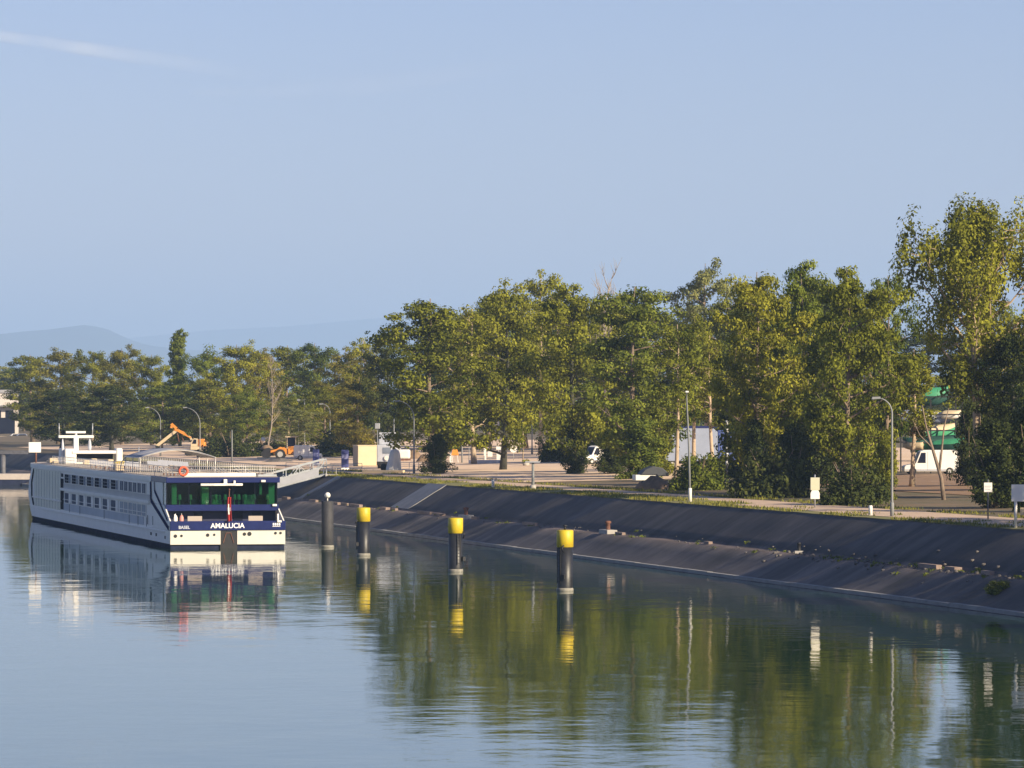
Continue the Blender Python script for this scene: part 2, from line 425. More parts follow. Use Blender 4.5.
# distant hills
def ridge(name, D, prof, depth, col):
    """prof: heights along the picture, turned into a ridge with slopes before and behind"""
    b = MB(); b.smooth = True
    rows = [(-1.0, 0.0), (-0.7, 0.22), (-0.4, 0.55), (-0.15, 0.88), (0, 1.0), (0.3, 0.8), (1.0, 0.0)]
    xs = [prof[0][0] + i * 12 for i in range(int((prof[-1][0] - prof[0][0]) / 12) + 1)]
    for px in xs:
        zt = CAMZ + (HOR - interp(prof, px)) / FPX * D
        zt += 6 * noise.noise(Vector((px * .03, D, 0)))
        for k, (o, f) in enumerate(rows):
            x = (px - 512) / FPX * D; y = D + o * depth
            z = zt * f + (1 - f) * 4 + f * (1 - f) * 90 * noise.noise(Vector((x * .0012, y * .0012, 2)))
            b.v.append((x, y, max(z, 3)))
    nr = len(rows)
    for i in range(len(xs) - 1):
        for j in range(nr - 1):
            b.face([i * nr + j, (i + 1) * nr + j, (i + 1) * nr + j + 1, i * nr + j + 1])
    return tag(b.build(name, mat(name + '_forest', col, 0.95, var=0.3, vscale=0.004)), kind='structure')
ridge('near_hills', 26000, [(-900, 352), (-500, 345), (-200, 340), (0, 334), (40, 330), (85, 325), (105, 328), (125, 338), (150, 346), (220, 352), (500, 360), (1600, 365)], 2500, (0.03, 0.055, 0.045))
ridge('far_hills', 40000, [(-900, 345), (60, 345), (130, 338), (200, 331), (290, 326), (380, 318), (430, 314), (520, 318), (700, 326), (1000, 335), (1800, 345)], 3500, (0.03, 0.055, 0.045))

# ------------------------------------------------------------------ trees
def leaf_cloud(b, tones, c, rx, rz, n, size, rnd, tone, up=0.35):
    for _ in range(n):
        d = Vector((rnd.gauss(0, 1), rnd.gauss(0, 1), rnd.gauss(0, 1)))
        d.normalize()
        rr = rnd.random() ** 0.45
        p = c + Vector((d.x * rx * rr, d.y * rx * rr, d.z * rz * rr))
        nn = (d + Vector((rnd.gauss(0, .42), rnd.gauss(0, .42), rnd.gauss(0, .42) + up))).normalized()
        a = nn.cross(Vector((rnd.gauss(0, 1), rnd.gauss(0, 1), rnd.gauss(0, 1))))
        if a.length < 1e-3: continue
        a.normalize(); bb = nn.cross(a)
        s = size * rnd.uniform(.6, 1.35); w = s * rnd.uniform(.45, .75)
        i = len(b.v)
        b.v.extend([tuple(p - a * s), tuple(p + bb * w), tuple(p + a * s), tuple(p - bb * w)])
        b.face([i, i + 1, i + 2, i + 3])
        tones.append(min(1, max(0, tone + rnd.gauss(0, .16))))

def crown_mesh(name, b, tones, m):
    me = b.mesh(name, m)
    at_ = me.attributes.new('tone', 'FLOAT', 'FACE')
    at_.data.foreach_set('value', tones)
    return me

def gen_tree(seed, kind, bark, leaf):
    rnd = random.Random(seed)
    H = 20.0
    P = dict(broad=dict(R=6.2, cb=.11, limbs=28, up=.45, cl=1.45, leaf=.165, per=150, tr=.38, flat=.6),
             airy=dict(R=5.4, cb=.24, limbs=22, up=.6, cl=1.25, leaf=.16, per=120, tr=.34, flat=.62),
             poplar=dict(R=6.2, cb=.34, limbs=34, up=1.0, cl=1.0, leaf=.14, per=165, tr=.42, flat=1.7),
             conifer=dict(R=3.4, cb=.06, limbs=70, up=.25, cl=1.0, leaf=.17, per=110, tr=.34, flat=.55),
             slim=dict(R=3.6, cb=.36, limbs=17, up=.7, cl=1.15, leaf=.16, per=110, tr=.30, flat=.7))[kind]
    tb = MB(); cb = MB(); tones = []
    # trunk
    bend = Vector((rnd.gauss(0, .5), rnd.gauss(0, .5), 0))
    tp = []
    for i in range(9):
        t = i / 8
        tp.append(Vector((bend.x * math.sin(t * 2.2) + rnd.gauss(0, .12) * t, bend.y * math.sin(t * 2.6) + rnd.gauss(0, .12) * t, H * .93 * t)))
    tb.tube(tp, [P['tr'] * (1.35 if i == 0 else 1) * (1 - .88 * (i / 8)) for i in range(9)], 9)
    def tpt(t):
        f = t * 8; i = min(7, int(f)); return tp[i].lerp(tp[i + 1], f - i)
    lob = [rnd.uniform(.62, 1.18) for _ in range(7)]
    def env(t, a):
        k = (a / (2 * math.pi) * 7) % 7
        i = int(k); lo = lob[i] + (lob[(i + 1) % 7] - lob[i]) * (k - i)
        if kind == 'conifer': r = (1 - t) ** .75 * (.9 + .2 * rnd.random())
        elif kind == 'poplar': r = math.sin(math.pi * min(1, max(.03, t)) ** .72) ** .7
        else: r = math.sin(math.pi * min(.97, max(.06, t * .88 + .1)) ** .9) ** .65
        return P['R'] * r * lo
    for k in range(P['limbs']):
        t = (k + rnd.random()) / P['limbs']
        t0 = P['cb'] + (0.97 - P['cb']) * t
        a = k * 2.399 + rnd.uniform(-.5, .5)
        L = env(t, a) * (rnd.uniform(.72, 1.12) if kind == 'poplar' or rnd.random() < .8 else rnd.uniform(1.1, 1.38))
        if L < .7: L = .7
        s = tpt(min(.97, max(.05, t0 - .06 * P['up'])))
        out = Vector((math.cos(a), math.sin(a), 0))
        e = s + out * L + Vector((0, 0, L * P['up'] * rnd.uniform(.55, 1.15) * (1 - .2 * t)))
        if e.z > H * 1.0: e.z = H * rnd.uniform(.95, 1.01)
        mid = s.lerp(e, .5) + Vector((rnd.gauss(0, .25), rnd.gauss(0, .25), -L * .07 * P['up']))
        r0 = P['tr'] * .42 * (1 - .65 * t)
        tb.tube([s, s.lerp(mid, .5) + Vector((0, 0, .05)), mid, e], [r0, r0 * .8, r0 * .6, r0 * .15], 6, False)
        limb_tone = rnd.uniform(.25, .75)
        nodes = [(e, 1.0), (mid.lerp(e, .55), .95)]
        if L > 2.2: nodes.append((s.lerp(mid, .75), .85))
        for j in range(3 + int(L / 1.8)):
            f = rnd.uniform(.35, 1.0)
            c0 = s.lerp(mid, f * 2) if f < .5 else mid.lerp(e, (f - .5) * 2)
            sd = Vector((rnd.gauss(0, 1), rnd.gauss(0, 1), rnd.gauss(.2, .55) + P['up'] * .25)).normalized()
            ee = c0 + sd * rnd.uniform(.7, 1.6) * (1 + .1 * L)
            if ee.z > H * 1.02: ee.z = H * 1.02
            tb.tube([c0, c0.lerp(ee, .55) + Vector((0, 0, .1)), ee], [r0 * .35, r0 * .25, r0 * .08], 4, False)
            nodes.append((ee, rnd.uniform(.65, 1.05)))
        for c, q in nodes:
            if rnd.random() < .08: continue
            rc = P['cl'] * q * rnd.uniform(.7, 1.15)
            leaf_cloud(cb, tones, c + Vector((0, 0, .15)), rc, rc * P['flat'] * rnd.uniform(.75, 1.2), int(P['per'] * q * q * rnd.uniform(.7, 1.2)), P['leaf'], rnd, limb_tone + rnd.gauss(0, .12))
    return tb.mesh('trunk', M[bark]), crown_mesh('crown', cb, tones, M[leaf])

def gen_bush(seed, leaf, R=2.6, H=3.2, n=70, per=90, size=.13):
    rnd = random.Random(seed)
    tb = MB(); cb = MB(); tones = []
    for k in range(9):
        a = rnd.uniform(0, 6.28); r = R * rnd.uniform(.2, .75)
        e = Vector((math.cos(a) * r, math.sin(a) * r, H * rnd.uniform(.55, .95)))
        tb.tube([(e.x * .08, e.y * .08, -.1), (e.x * .4, e.y * .4, e.z * .5), e], [.09, .06, .015], 5, False)
    for k in range(n):
        d = Vector((rnd.gauss(0, 1), rnd.gauss(0, 1), abs(rnd.gauss(0, .9)))).normalized()
        rr = rnd.uniform(.45, .95)
        c = Vector((d.x * R * rr, d.y * R * rr, max(.3, d.z * H * rr)))
        if H > 4:
            zz = rnd.uniform(.3, H); a = rnd.uniform(0, 6.28); q = R * rnd.uniform(.3, 1) * (1 - .55 * (zz / H) ** 1.6) * (.8 + .3 * math.sin(zz * 1.7 + a * 2))
            c = Vector((math.cos(a) * q, math.sin(a) * q, zz))
        leaf_cloud(cb, tones, c, R * .28, R * .26, per, size, rnd, rnd.uniform(.2, .75))
    return tb.mesh('stem', M['bark']), crown_mesh('foliage', cb, tones, M[leaf])

def gen_dead(seed, mname='deadwood', H=20.0, R=3.0):
    rnd = random.Random(seed); tb = MB(); bb = MB()
    tp = [Vector((rnd.gauss(0, .25) * i, rnd.gauss(0, .2) * i, H * .97 * i / 6)) for i in range(7)]
    tb.tube(tp, [.32 * (1 - .9 * i / 6) for i in range(7)], 8)
    for k in range(26):
        t = rnd.uniform(.35, .97); f = t * 6; i = min(5, int(f)); s = tp[i].lerp(tp[i + 1], f - i)
        a = rnd.uniform(0, 6.28); L = R * (1.15 - t) * rnd.uniform(.7, 1.5) + .5
        e = s + Vector((math.cos(a) * L, math.sin(a) * L, L * rnd.uniform(.7, 1.5)))
        bb.tube([s, s.lerp(e, .5) - Vector((0, 0, .15)), e], [.09, .06, .02], 5, False)
        for j in range(6):
            c = s.lerp(e, rnd.uniform(.3, 1)); ee = c + Vector((rnd.gauss(0, .5), rnd.gauss(0, .5), rnd.uniform(.4, 1.4)))
            bb.tube([c, ee], [.035, .012], 4, False)
    return tb.mesh('trunk', M[mname]), bb.mesh('branches', M[mname])

ARCH = {}
def arch(key):
    if key not in ARCH:
        k, seed, bark, leaf = key
        if k == 'bush': ARCH[key] = gen_bush(seed, leaf) + (3.2, 5.2)
        elif k == 'tallbush': ARCH[key] = gen_bush(seed, leaf, 2.6, 7.5, 150) + (7.7, 5.2)
        elif k == 'dead': ARCH[key] = gen_dead(seed, bark) + (20.0, 7.0)
        else:
            tm, cm = gen_tree(seed, k, bark, leaf)
            co = [v.co for v in cm.vertices]
            h = max(c.z for c in co)
            xs = sorted(c.x for c in co); ys = sorted(c.y for c in co); n = len(xs)
            w = ((xs[int(n * .98)] - xs[int(n * .02)]) + (ys[int(n * .98)] - ys[int(n * .02)])) / 2
            ARCH[key] = (tm, cm, h, w)
    return ARCH[key]

def put_tree(name, key, p, h, w, rz, label, group, cat='tree', tilt=0.0, sink=0.1):
    tm, cm, ah, aw = arch(key)
    t = empty(name, (p.x, p.y, p.z - sink), rz, label, cat, group)
    t.rotation_euler = (0, tilt, rz)
    t.scale = (w / aw, w / aw, h / ah)
    for me in (tm, cm):
        nm = me.name.split('.')[0]
        o = bpy.data.objects.new(nm, me); COL.objects.link(o); o.parent = t
    return t

def tree(px, py, topy, wpx, key, label, group, name='broadleaf_tree', D=None, tilt=0, cat='tree'):
    p = atD(px, D) if D else at(px, py)
    top = CAMZ + (HOR - topy) / FPX * p.y
    return put_tree(name, key, p, top - p.z, wpx * p.y / FPX, random.uniform(0, 6.28), label, group, cat, tilt)

BO = [('broad', s, 'bark', 'leaf_olive') for s in (11, 12, 13, 14, 15)]
BG = [('broad', s, 'bark', 'leaf_green') for s in (21, 22, 23)]
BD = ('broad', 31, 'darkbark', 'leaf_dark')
AO = [('airy', s, 'palebark', 'leaf_olive') for s in (41, 42)]
AG = ('airy', 43, 'bark', 'leaf_green')
AS = ('airy', 44, 'palebark', 'leaf_silver')
BW = [('broad', s, 'bark', 'leaf_warm') for s in (51,)]
SL = [('slim', s, 'palebark', 'leaf_olive') for s in (61, 62)]
PO = ('poplar', 71, 'palebark', 'leaf_olive')
CO = ('conifer', 81, 'darkbark', 'leaf_green')
DE = ('dead', 91, 'deadwood', '')
G1 = 'trees along the towpath'; G2 = 'trees behind the construction yard'; G3 = 'trees filling in behind the towpath row'
# front row, from the yard to the right-hand edge
tree(434, 472, 298, 88, BO[0], 'olive tree with bushy dark foot at the right end of the yard', G1)
tree(474, 464, 303, 66, AO[0], 'slimmer olive tree with pale trunk right of the bushy-footed tree', G1)
tree(503, 470, 277, 80, ('broad', 12, 'darkbark', 'leaf_olive'), 'olive tree on dark trunks behind the white square signs', G1)
tree(541, 455, 268, 78, AO[1], 'tall open-topped tree with thick pale trunk behind the swan-neck lamp', G1)
tree(576, 474, 280, 88, ('broad', 14, 'darkbark', 'leaf_olive'), 'spreading tree on one thick black trunk beside the grassy verge', G1)
tree(632, 477, 282, 98, BG[0], 'broad bushy tree on many stems left of the earth heap', G1)
tree(676, 480, 318, 50, SL[0], 'slender tree with bright pale trunk just right of the earth heap', G1)
tree(694, 470, 312, 46, SL[1], 'slender pale-trunked tree in front of the grey and blue lorry', G1)
tree(713, 470, 330, 48, SL[0], 'slender pale-trunked tree at the blue cab of the lorry', G1)
tree(708, 455, 256, 62, AS, 'tall silvery tree rising alone above the slender pale trunks', G3)
tree(608, 452, 264, 44, DE, 'bare pale dead tree poking above the crowns', G3, name='dead_tree')
tree(758, 492, 268, 86, BO[4], 'bushy tree right of the striped lamp pole', G1)
tree(796, 488, 257, 76, BG[2], 'high tree above the two-panel sign', G1)
tree(842, 494, 263, 92, BO[3], 'wide olive tree behind the round dark bush', G1)
tree(884, 488, 270, 62, AG, 'leafy tree just left of the right-hand street lamp', G1)
tree(982, 497, 190, 128, PO, 'tallest tree with upswept sprays and long pale trunk', G1, name='poplar_tree')
tree(1012, 497, 330, 70, BD, 'low dark tree behind the blue-white sign at the right edge', G1)
# second row
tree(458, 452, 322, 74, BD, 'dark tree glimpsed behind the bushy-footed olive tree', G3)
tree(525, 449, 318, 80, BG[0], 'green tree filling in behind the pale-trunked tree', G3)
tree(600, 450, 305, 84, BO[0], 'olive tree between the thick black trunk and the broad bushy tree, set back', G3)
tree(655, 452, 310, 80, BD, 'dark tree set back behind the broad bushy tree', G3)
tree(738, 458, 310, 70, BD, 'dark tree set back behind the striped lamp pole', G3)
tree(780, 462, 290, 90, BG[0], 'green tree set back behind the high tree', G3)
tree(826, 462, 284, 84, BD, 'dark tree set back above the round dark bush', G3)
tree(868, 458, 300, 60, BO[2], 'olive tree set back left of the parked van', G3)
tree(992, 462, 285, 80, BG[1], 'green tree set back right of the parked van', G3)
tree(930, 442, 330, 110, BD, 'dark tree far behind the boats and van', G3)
for px_, py_, ty_, w_, k_, l_ in ((450, 449, 312, 72, BG[2], 'green tree in the gap between the bushy-footed tree and the slimmer olive tree'), (488, 447, 297, 72, BO[4], 'olive tree rising behind the dark-trunked olive tree'),
                                  (560, 447, 288, 84, BG[1], 'green tree filling the gap left of the thick black trunk'), (622, 449, 292, 84, BO[3], 'olive tree standing right behind the dead pale tree'),
                                  (682, 451, 302, 72, BG[2], 'green tree behind the grey part of the lorry'), (733, 455, 288, 62, BO[1], 'olive tree between the silvery tree and the bushy right-hand tree'),
                                  (812, 457, 274, 74, BO[2], 'olive tree seen between the high tree and the wide olive tree'), (858, 455, 278, 74, BG[0], 'green tree behind the wide olive tree'),
                                  (912, 487, 345, 54, SL[1], 'slim tree whose leaves hang before the stored boats')):
    tree(px_, py_, ty_, w_, k_, l_, G3)
# off to the right of the frame, nearer the camera: they shade the bank and the path
for u_, v_, h_, k_, l_ in ((30, 26, 19, BO[1], 'olive tree just beyond the right edge of the view'), (12, 30, 18, BG[0], 'green tree along the bank before the right edge'), (-8, 25, 17, BD, 'dark tree along the bank nearer the bridge'),
                           (-30, 30, 19, BO[2], 'olive tree along the bank, third towards the bridge'), (-52, 27, 18, BG[1], 'green tree along the bank, fourth towards the bridge'), (-75, 30, 19, BO[0], 'olive tree along the bank, nearest the bridge')):
    x, y = uv(u_, v_)
    put_tree('broadleaf_tree', k_, Vector((x, y, Hg(x, y))), h_, 13, u_, l_, 'trees along the bank towards the bridge')
# behind the yard and the ship
LT = [(33, 1100, 354, 46, BO[0], 'leftmost olive tree beside the far white building'), (58, 1060, 346, 52, BW[0], 'yellowish tree second from the far white building'),
      (92, 1030, 348, 52, BO[2], 'olive tree above the ship\'s wheelhouse mast'), (122, 1010, 343, 48, BW[0], 'brownish tree left of the dark conifer'),
      (152, 990, 349, 42, BO[1], 'olive tree touching the dark conifer on its left'), (206, 930, 342, 52, BG[1], 'green tree directly right of the dark conifer'),
      (236, 890, 338, 54, BO[1], 'bright olive tree behind the excavator'), (262, 930, 346, 44, BW[0], 'rusty-toned tree behind the bare leaning trunk'),
      (290, 960, 345, 54, BO[0], 'olive tree above the wheel loader'), (318, 940, 341, 52, BG[0], 'green tree above the yard lamp'),
      (344, 900, 345, 50, BW[0], 'yellow-brown tree above the cream site cabin'), (364, 840, 336, 54, AO[0], 'open feathery tree left of the towpath trees'),
      (388, 740, 327, 50, BD, 'dark tree against the first towpath tree'), (360, 760, 372, 56, BW[0], 'low brownish tree behind the site cabin'),
      (62, 930, 388, 66, BD, 'dark low tree behind the bow of the ship'), (112, 880, 384, 66, BD, 'dark low tree behind the wheelhouse'),
      (160, 900, 384, 62, BG[0], 'green low tree behind the left yard lamp'), (212, 905, 374, 60, BO[1], 'yellow-green low tree behind the second yard lamp'),
      (246, 830, 384, 44, BG[1], 'green low tree right of the excavator'), (286, 800, 402, 44, AS, 'small silvery tree behind the wheel loader'),
      (326, 830, 384, 56, BO[2], 'olive low tree behind the yard lamp by the stele'), (302, 840, 392, 40, BG[0], 'green low tree behind the twin masts'),
      (4, 1500, 366, 44, BG[0], 'hazy tree above the far white building'), (-20, 1500, 360, 50, BO[0], 'hazy tree at the left edge of the view'), (24, 1400, 376, 30, BG[1], 'hazy low tree right of the far white building')]
for px, D, ty, w, k, lab in LT:
    tree(px, 0, ty, w, k, lab, G2, D=D)
tree(180, 0, 327, 25, CO, 'dark conifer rising above the wood behind the ship', G2, name='conifer_tree', D=960)
tree(268, 0, 358, 22, ('dead', 93, 'deadwood', ''), 'bare pale trunk leaning behind the wheel loader', G2, name='dead_tree', D=790, tilt=.12)
# bushes
def bush(px, py, topy, wpx, leaf, label, seed=3, D=None):
    p = atD(px, D) if D else at(px, py)
    top = CAMZ + (HOR - topy) / FPX * p.y
    h_, w_ = top - p.z, wpx * p.y / FPX
    return put_tree('bush', ('tallbush' if h_ / w_ > .95 else 'bush', seed, 'bark', leaf), p, h_, w_, random.uniform(0, 6.28), label, 'bushes along the towpath', 'bush')
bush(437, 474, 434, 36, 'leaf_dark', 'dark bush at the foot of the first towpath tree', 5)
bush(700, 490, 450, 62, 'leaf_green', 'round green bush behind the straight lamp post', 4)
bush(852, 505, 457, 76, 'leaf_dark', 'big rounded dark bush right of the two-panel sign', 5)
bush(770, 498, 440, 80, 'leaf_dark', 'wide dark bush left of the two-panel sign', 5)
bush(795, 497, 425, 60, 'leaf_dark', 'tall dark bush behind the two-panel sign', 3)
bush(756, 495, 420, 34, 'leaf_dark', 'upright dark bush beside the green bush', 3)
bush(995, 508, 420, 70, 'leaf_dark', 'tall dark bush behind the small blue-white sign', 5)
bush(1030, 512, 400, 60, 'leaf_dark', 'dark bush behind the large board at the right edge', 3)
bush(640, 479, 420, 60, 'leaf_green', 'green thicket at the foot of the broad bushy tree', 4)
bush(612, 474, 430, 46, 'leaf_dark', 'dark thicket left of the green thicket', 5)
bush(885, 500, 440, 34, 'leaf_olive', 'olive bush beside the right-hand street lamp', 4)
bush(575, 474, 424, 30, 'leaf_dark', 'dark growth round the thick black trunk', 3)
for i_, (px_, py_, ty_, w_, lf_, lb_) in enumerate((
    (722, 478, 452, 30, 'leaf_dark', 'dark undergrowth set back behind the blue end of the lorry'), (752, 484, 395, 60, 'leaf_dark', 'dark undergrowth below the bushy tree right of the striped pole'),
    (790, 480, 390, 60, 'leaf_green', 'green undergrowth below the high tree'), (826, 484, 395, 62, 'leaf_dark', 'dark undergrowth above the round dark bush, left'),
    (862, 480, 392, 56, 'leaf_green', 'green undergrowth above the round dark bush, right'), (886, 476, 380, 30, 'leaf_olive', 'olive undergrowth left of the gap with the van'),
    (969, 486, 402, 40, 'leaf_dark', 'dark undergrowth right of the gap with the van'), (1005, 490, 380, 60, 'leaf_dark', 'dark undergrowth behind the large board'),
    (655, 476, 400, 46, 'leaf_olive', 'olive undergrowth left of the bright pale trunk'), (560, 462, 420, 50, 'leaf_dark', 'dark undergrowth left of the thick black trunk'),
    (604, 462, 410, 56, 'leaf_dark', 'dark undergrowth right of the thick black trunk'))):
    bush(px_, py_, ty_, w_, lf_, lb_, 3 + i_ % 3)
bush(1000, 592, 578, 30, 'leaf_green', 'small green shrub rooted in the stones of the bank', 4)
bush(230, 0, 428, 60, 'leaf_dark', 'dark hedge clump behind the excavator', 5, D=800)
bush(345, 0, 428, 70, 'leaf_dark', 'dark hedge clump behind the site cabin', 3, D=780)
bush(8, 0, 436, 26, 'leaf_dark', 'dark bush below the far white building', 5, D=1290)
bush(275, 0, 437, 60, 'leaf_dark', 'dark hedge clump behind the wheel loader', 5, D=810)
# slim forked tree in front of the van
p = at(944, 500)
t = empty('sapling', p, 0, 'thin forked leaning tree in front of the white van', 'tree')
b = MB()
b.tube([(0, 0, -.2), (-.25, 0, 2), (-.9, .1, 4.2), (-1.6, .2, 6.6), (-2.0, .2, 8.8)], [.22, .18, .14, .09, .04], 8)
b.tube([(-.45, 0, 2.6), (-.2, .1, 4.6), (.0, .1, 6.6), (.5, .2, 8.6)], [.13, .10, .07, .03], 7)
b.tube([(-1.1, .1, 4.8), (-2.2, .1, 5.9), (-2.9, .1, 7.4)], [.07, .05, .02], 6)
b.build('trunk', M['bark'], t)
rnd = random.Random(5); cb = MB(); tones = []
for c in ((-2, .2, 9), (.5, .2, 8.8), (-2.9, .1, 7.6)):
    leaf_cloud(cb, tones, Vector(c), .7, .4, 26, .16, rnd, .5)
o = bpy.data.objects.new('crown', crown_mesh('crown', cb, tones, M['leaf_olive'])); COL.objects.link(o); o.parent = t

# far-off wood that closes the view
rnd = random.Random(99); cb = MB(); tones = []
for k in range(420):
    f = rnd.random()
    px = -250 + 1700 * f
    D = rnd.uniform(1250, 1500) if px > 30 else rnd.uniform(1650, 1900)
    x = (px - 512) / FPX * D; zt = rnd.uniform(7, 15)
    if px < 30: zt *= .8
    for j in range(5):
        z = 6.5 + zt * (j + .6) / 5.2
        leaf_cloud(cb, tones, Vector((x + rnd.gauss(0, 2), D + rnd.gauss(0, 2), z)), 3.4, 2.0, 34, .62, rnd, rnd.uniform(.2, .7))
o = bpy.data.objects.new('far_wood', crown_mesh('far_wood', cb, tones, M['leaf_green'])); COL.objects.link(o)
tag(o, 'far-off wood closing the view behind the trees', 'wood', kind='stuff')

# grass on the verge
rnd = random.Random(17); cb = MB(); tones = []
for k in range(26000):
    u_ = rnd.uniform(-20, 340); v_ = 9.8 + 4.4 * rnd.random() ** 1.2
    if rnd.random() < .25: v_ = rnd.uniform(18.4, 21)
    x, y = uv(u_, v_)
    if noise.noise(Vector((x * .1, y * .1, 7))) < -.12: continue
    if u_ < 116 and 11.4 < v_ < 18 and noise.noise(Vector((x * .3, y * .3, 9))) < .28: continue
    z = Hg(x, y); h = rnd.uniform(.10, .34); a = rnd.uniform(0, 3.14); w = .06
    lx, ly = rnd.gauss(0, .08), rnd.gauss(0, .08)
    i = len(cb.v)
    cb.v.extend([(x - w * math.cos(a), y - w * math.sin(a), z), (x + w * math.cos(a), y + w * math.sin(a), z), (x + lx, y + ly, z + h)])
    cb.face([i, i + 1, i + 2]); tones.append(min(1, max(0, rnd.gauss(.55, .25))))
o = bpy.data.objects.new('grass', crown_mesh('grass', cb, tones, M['grass'])); COL.objects.link(o)
tag(o, 'dry grass along the top of the canal bank', 'grass', kind='stuff')

# rubble on the berm at the right
rnd = random.Random(23); b = MB()
for k in range(420):
    u_ = rnd.uniform(-30, 75) if k < 300 else rnd.uniform(75, 300)
    v_ = rnd.gauss(4.5, .7); x, y = uv(u_, v_)
    z = interp(BANK, v_) + .05; s = rnd.uniform(.06, .20) * (1 if k < 300 else .6)
    prof = [(s * .55, -s * .3), (s, 0), (s * .8, s * .5), (s * .35, s * .75)]
    n0 = len(b.v); b.lathe([(r, z + zz) for r, zz in prof], (x, y), 6)
    for i in range(n0, len(b.v)):
        vx, vy, vz = b.v[i]; b.v[i] = (vx + rnd.gauss(0, s * .18) , vy + rnd.gauss(0, s * .18), vz + rnd.gauss(0, s * .1))
tag(b.build('rubble', M['stone']), 'loose grey stones scattered along the berm of the bank', 'rubble', kind='stuff')

# weeds in the joints of the bank
rnd = random.Random(41); cb = MB(); tones = []
for k in range(90):
    u_ = rnd.uniform(-35, 60) if k < 60 else rnd.uniform(60, 300); v_ = rnd.gauss(4.4, .6); x, y = uv(u_, v_); z = interp(BANK, v_)
    leaf_cloud(cb, tones, Vector((x, y, z + .12)), rnd.uniform(.2, .7), .16, 26, .09, rnd, rnd.uniform(.3, .8))
o = bpy.data.objects.new('weeds', crown_mesh('weeds', cb, tones, M['leaf_green'])); COL.objects.link(o)
tag(o, 'low green weeds growing in the joints of the paved bank', 'weeds', kind='stuff')
# ------------------------------------------------------------------ the river cruise ship (local: X forward, Y to port)
SH_A = math.atan2(0.978, -0.208)
SH_O = Vector((-28.0, 472.8, 0.0))
ship = empty('river_cruise_ship', SH_O, SH_A, 'long white river cruise ship with navy stern moored along the canal', 'cruise ship')
def shp(x, y, z):
    return Matrix.Translation(SH_O) @ Matrix.Rotation(SH_A, 4, 'Z') @ Vector((x, y, z))
BM = 5.7
def ring(xs, tip, b=BM, n=12, xb=123):
    pts = [(xs, -b)]
    for i in range(n + 1):
        a = -math.pi / 2 + math.pi * i / n
        c = math.cos(a); s_ = math.sin(a)
        pts.append((xb + (tip - xb) * (c ** .85 if c > 0 else 0), b * math.copysign(abs(s_) ** .62, s_)))
    pts.append((xs, b))
    return pts
def loft(b, rings, cap=True):
    base = len(b.v); n = len(rings[0][1])
    for z, rg in rings:
        b.v.extend([(x, y, z) for x, y in rg])
    for i in range(len(rings) - 1):
        for k in range(n):
            b.face([base + i * n + k, base + i * n + (k + 1) % n, base + (i + 1) * n + (k + 1) % n, base + (i + 1) * n + k])
    if cap:
        b.face([base + k for k in range(n)][::-1]); b.face([base + (len(rings) - 1) * n + k for k in range(n)])
# hull
b = MB(); loft(b, [(-.9, ring(.15, 131.5, 5.6, xb=118)), (-.3, ring(.15, 133, 5.66, xb=119)), (.42, ring(.15, 134.4, 5.66, xb=120))])
b.build('boot_stripe', M['boot'], ship)
b = MB(); loft(b, [(.42, ring(.06, 134.5, xb=120)), (1.0, ring(.06, 135.4, xb=121.5)), (1.75, ring(.06, 136.2, xb=123))])
hull = b.build('hull', M['offwhite'], ship)
# transom plates with the dark gap between them
b = MB(); b.box(-.10, .04, .72, 5.72, .36, 1.76); b.box(-.10, .04, -5.72, -.92, .36, 1.76)
tr = b.build('transom', M['creamwhite'], ship, bevel=.03)
b = MB(); b.box(-.02, .055, -.95, .75, -.3, 1.70)
b.build('stern_recess', M['black'], ship)
b = MB(); b.bar((-.06, .45, .5), (-.06, .15, 1.5), .06); b.bar((-.06, -.6, .5), (-.06, -.3, 1.5), .06); b.bar((-.06, .15, 1.5), (-.06, -.3, 1.5), .06)
b.build('fender_rope', M['rust'], ship)
for yy, zz, rr in ((5.2, 1.22, .17), (4.6, 1.24, .13), (2.0, 1.3, .17), (1.35, 1.33, .12), (-1.65, 1.38, .17), (-2.15, 1.4, .21), (-4.75, 1.46, .14), (-5.25, 1.47, .13)):
    b = MB(); b.disc((-.11, yy, zz), (1, 0, 0), rr, .05, 14); b.build('fairlead', M['black'], ship)
# blue name band round the stern
b = MB()
b.box(-.22, .30, -5.74, 5.74, 1.765, 2.68)
band = b.build('name_band', M['navy'], ship, bevel=.04)
def lettering(name, txt, size, y, z, m, parent, x=-.235, wide=1.0):
    c = bpy.data.curves.new(name, 'FONT'); c.body = txt; c.size = size; c.extrude = .008
    c.align_x = 'CENTER'; c.align_y = 'CENTER'; c.offset = .012 * size / .5
    c.materials.append(m)
    tmp = bpy.data.objects.new('lettering', c); COL.objects.link(tmp)
    bpy.context.view_layer.update()
    me = bpy.data.meshes.new_from_object(tmp.evaluated_get(bpy.context.evaluated_depsgraph_get()))
    bpy.data.objects.remove(tmp); me.materials.clear(); me.materials.append(m)
    o = bpy.data.objects.new(name, me); COL.objects.link(o); o.parent = parent
    o.matrix_local = Matrix.Translation((x, y, z)) @ Matrix(((0, 0, -1, 0), (-1, 0, 0, 0), (0, 1, 0, 0), (0, 0, 0, 1))) @ Matrix.Diagonal((wide, 1, 1, 1))
    return o
lw = mat('letter_white', (.85, .85, .85), .5)
lettering('ship_name', 'AMALUCIA', .68, 0.05, 2.20, lw, band, wide=1.0)
lettering('port_name', 'BASEL', .42, 4.35, 2.06, mat('letter_grey', (.52, .55, .62), .5), band, wide=1.0)
b = MB()
for k in range(4): b.box(-.24, -.225, -5.2 + k * .2, -5.06 + k * .2, 2.22, 2.46)
b.box(-.24, -.225, -5.22, -4.42, 2.10, 2.15)
b.build('small_marking', lw, band)
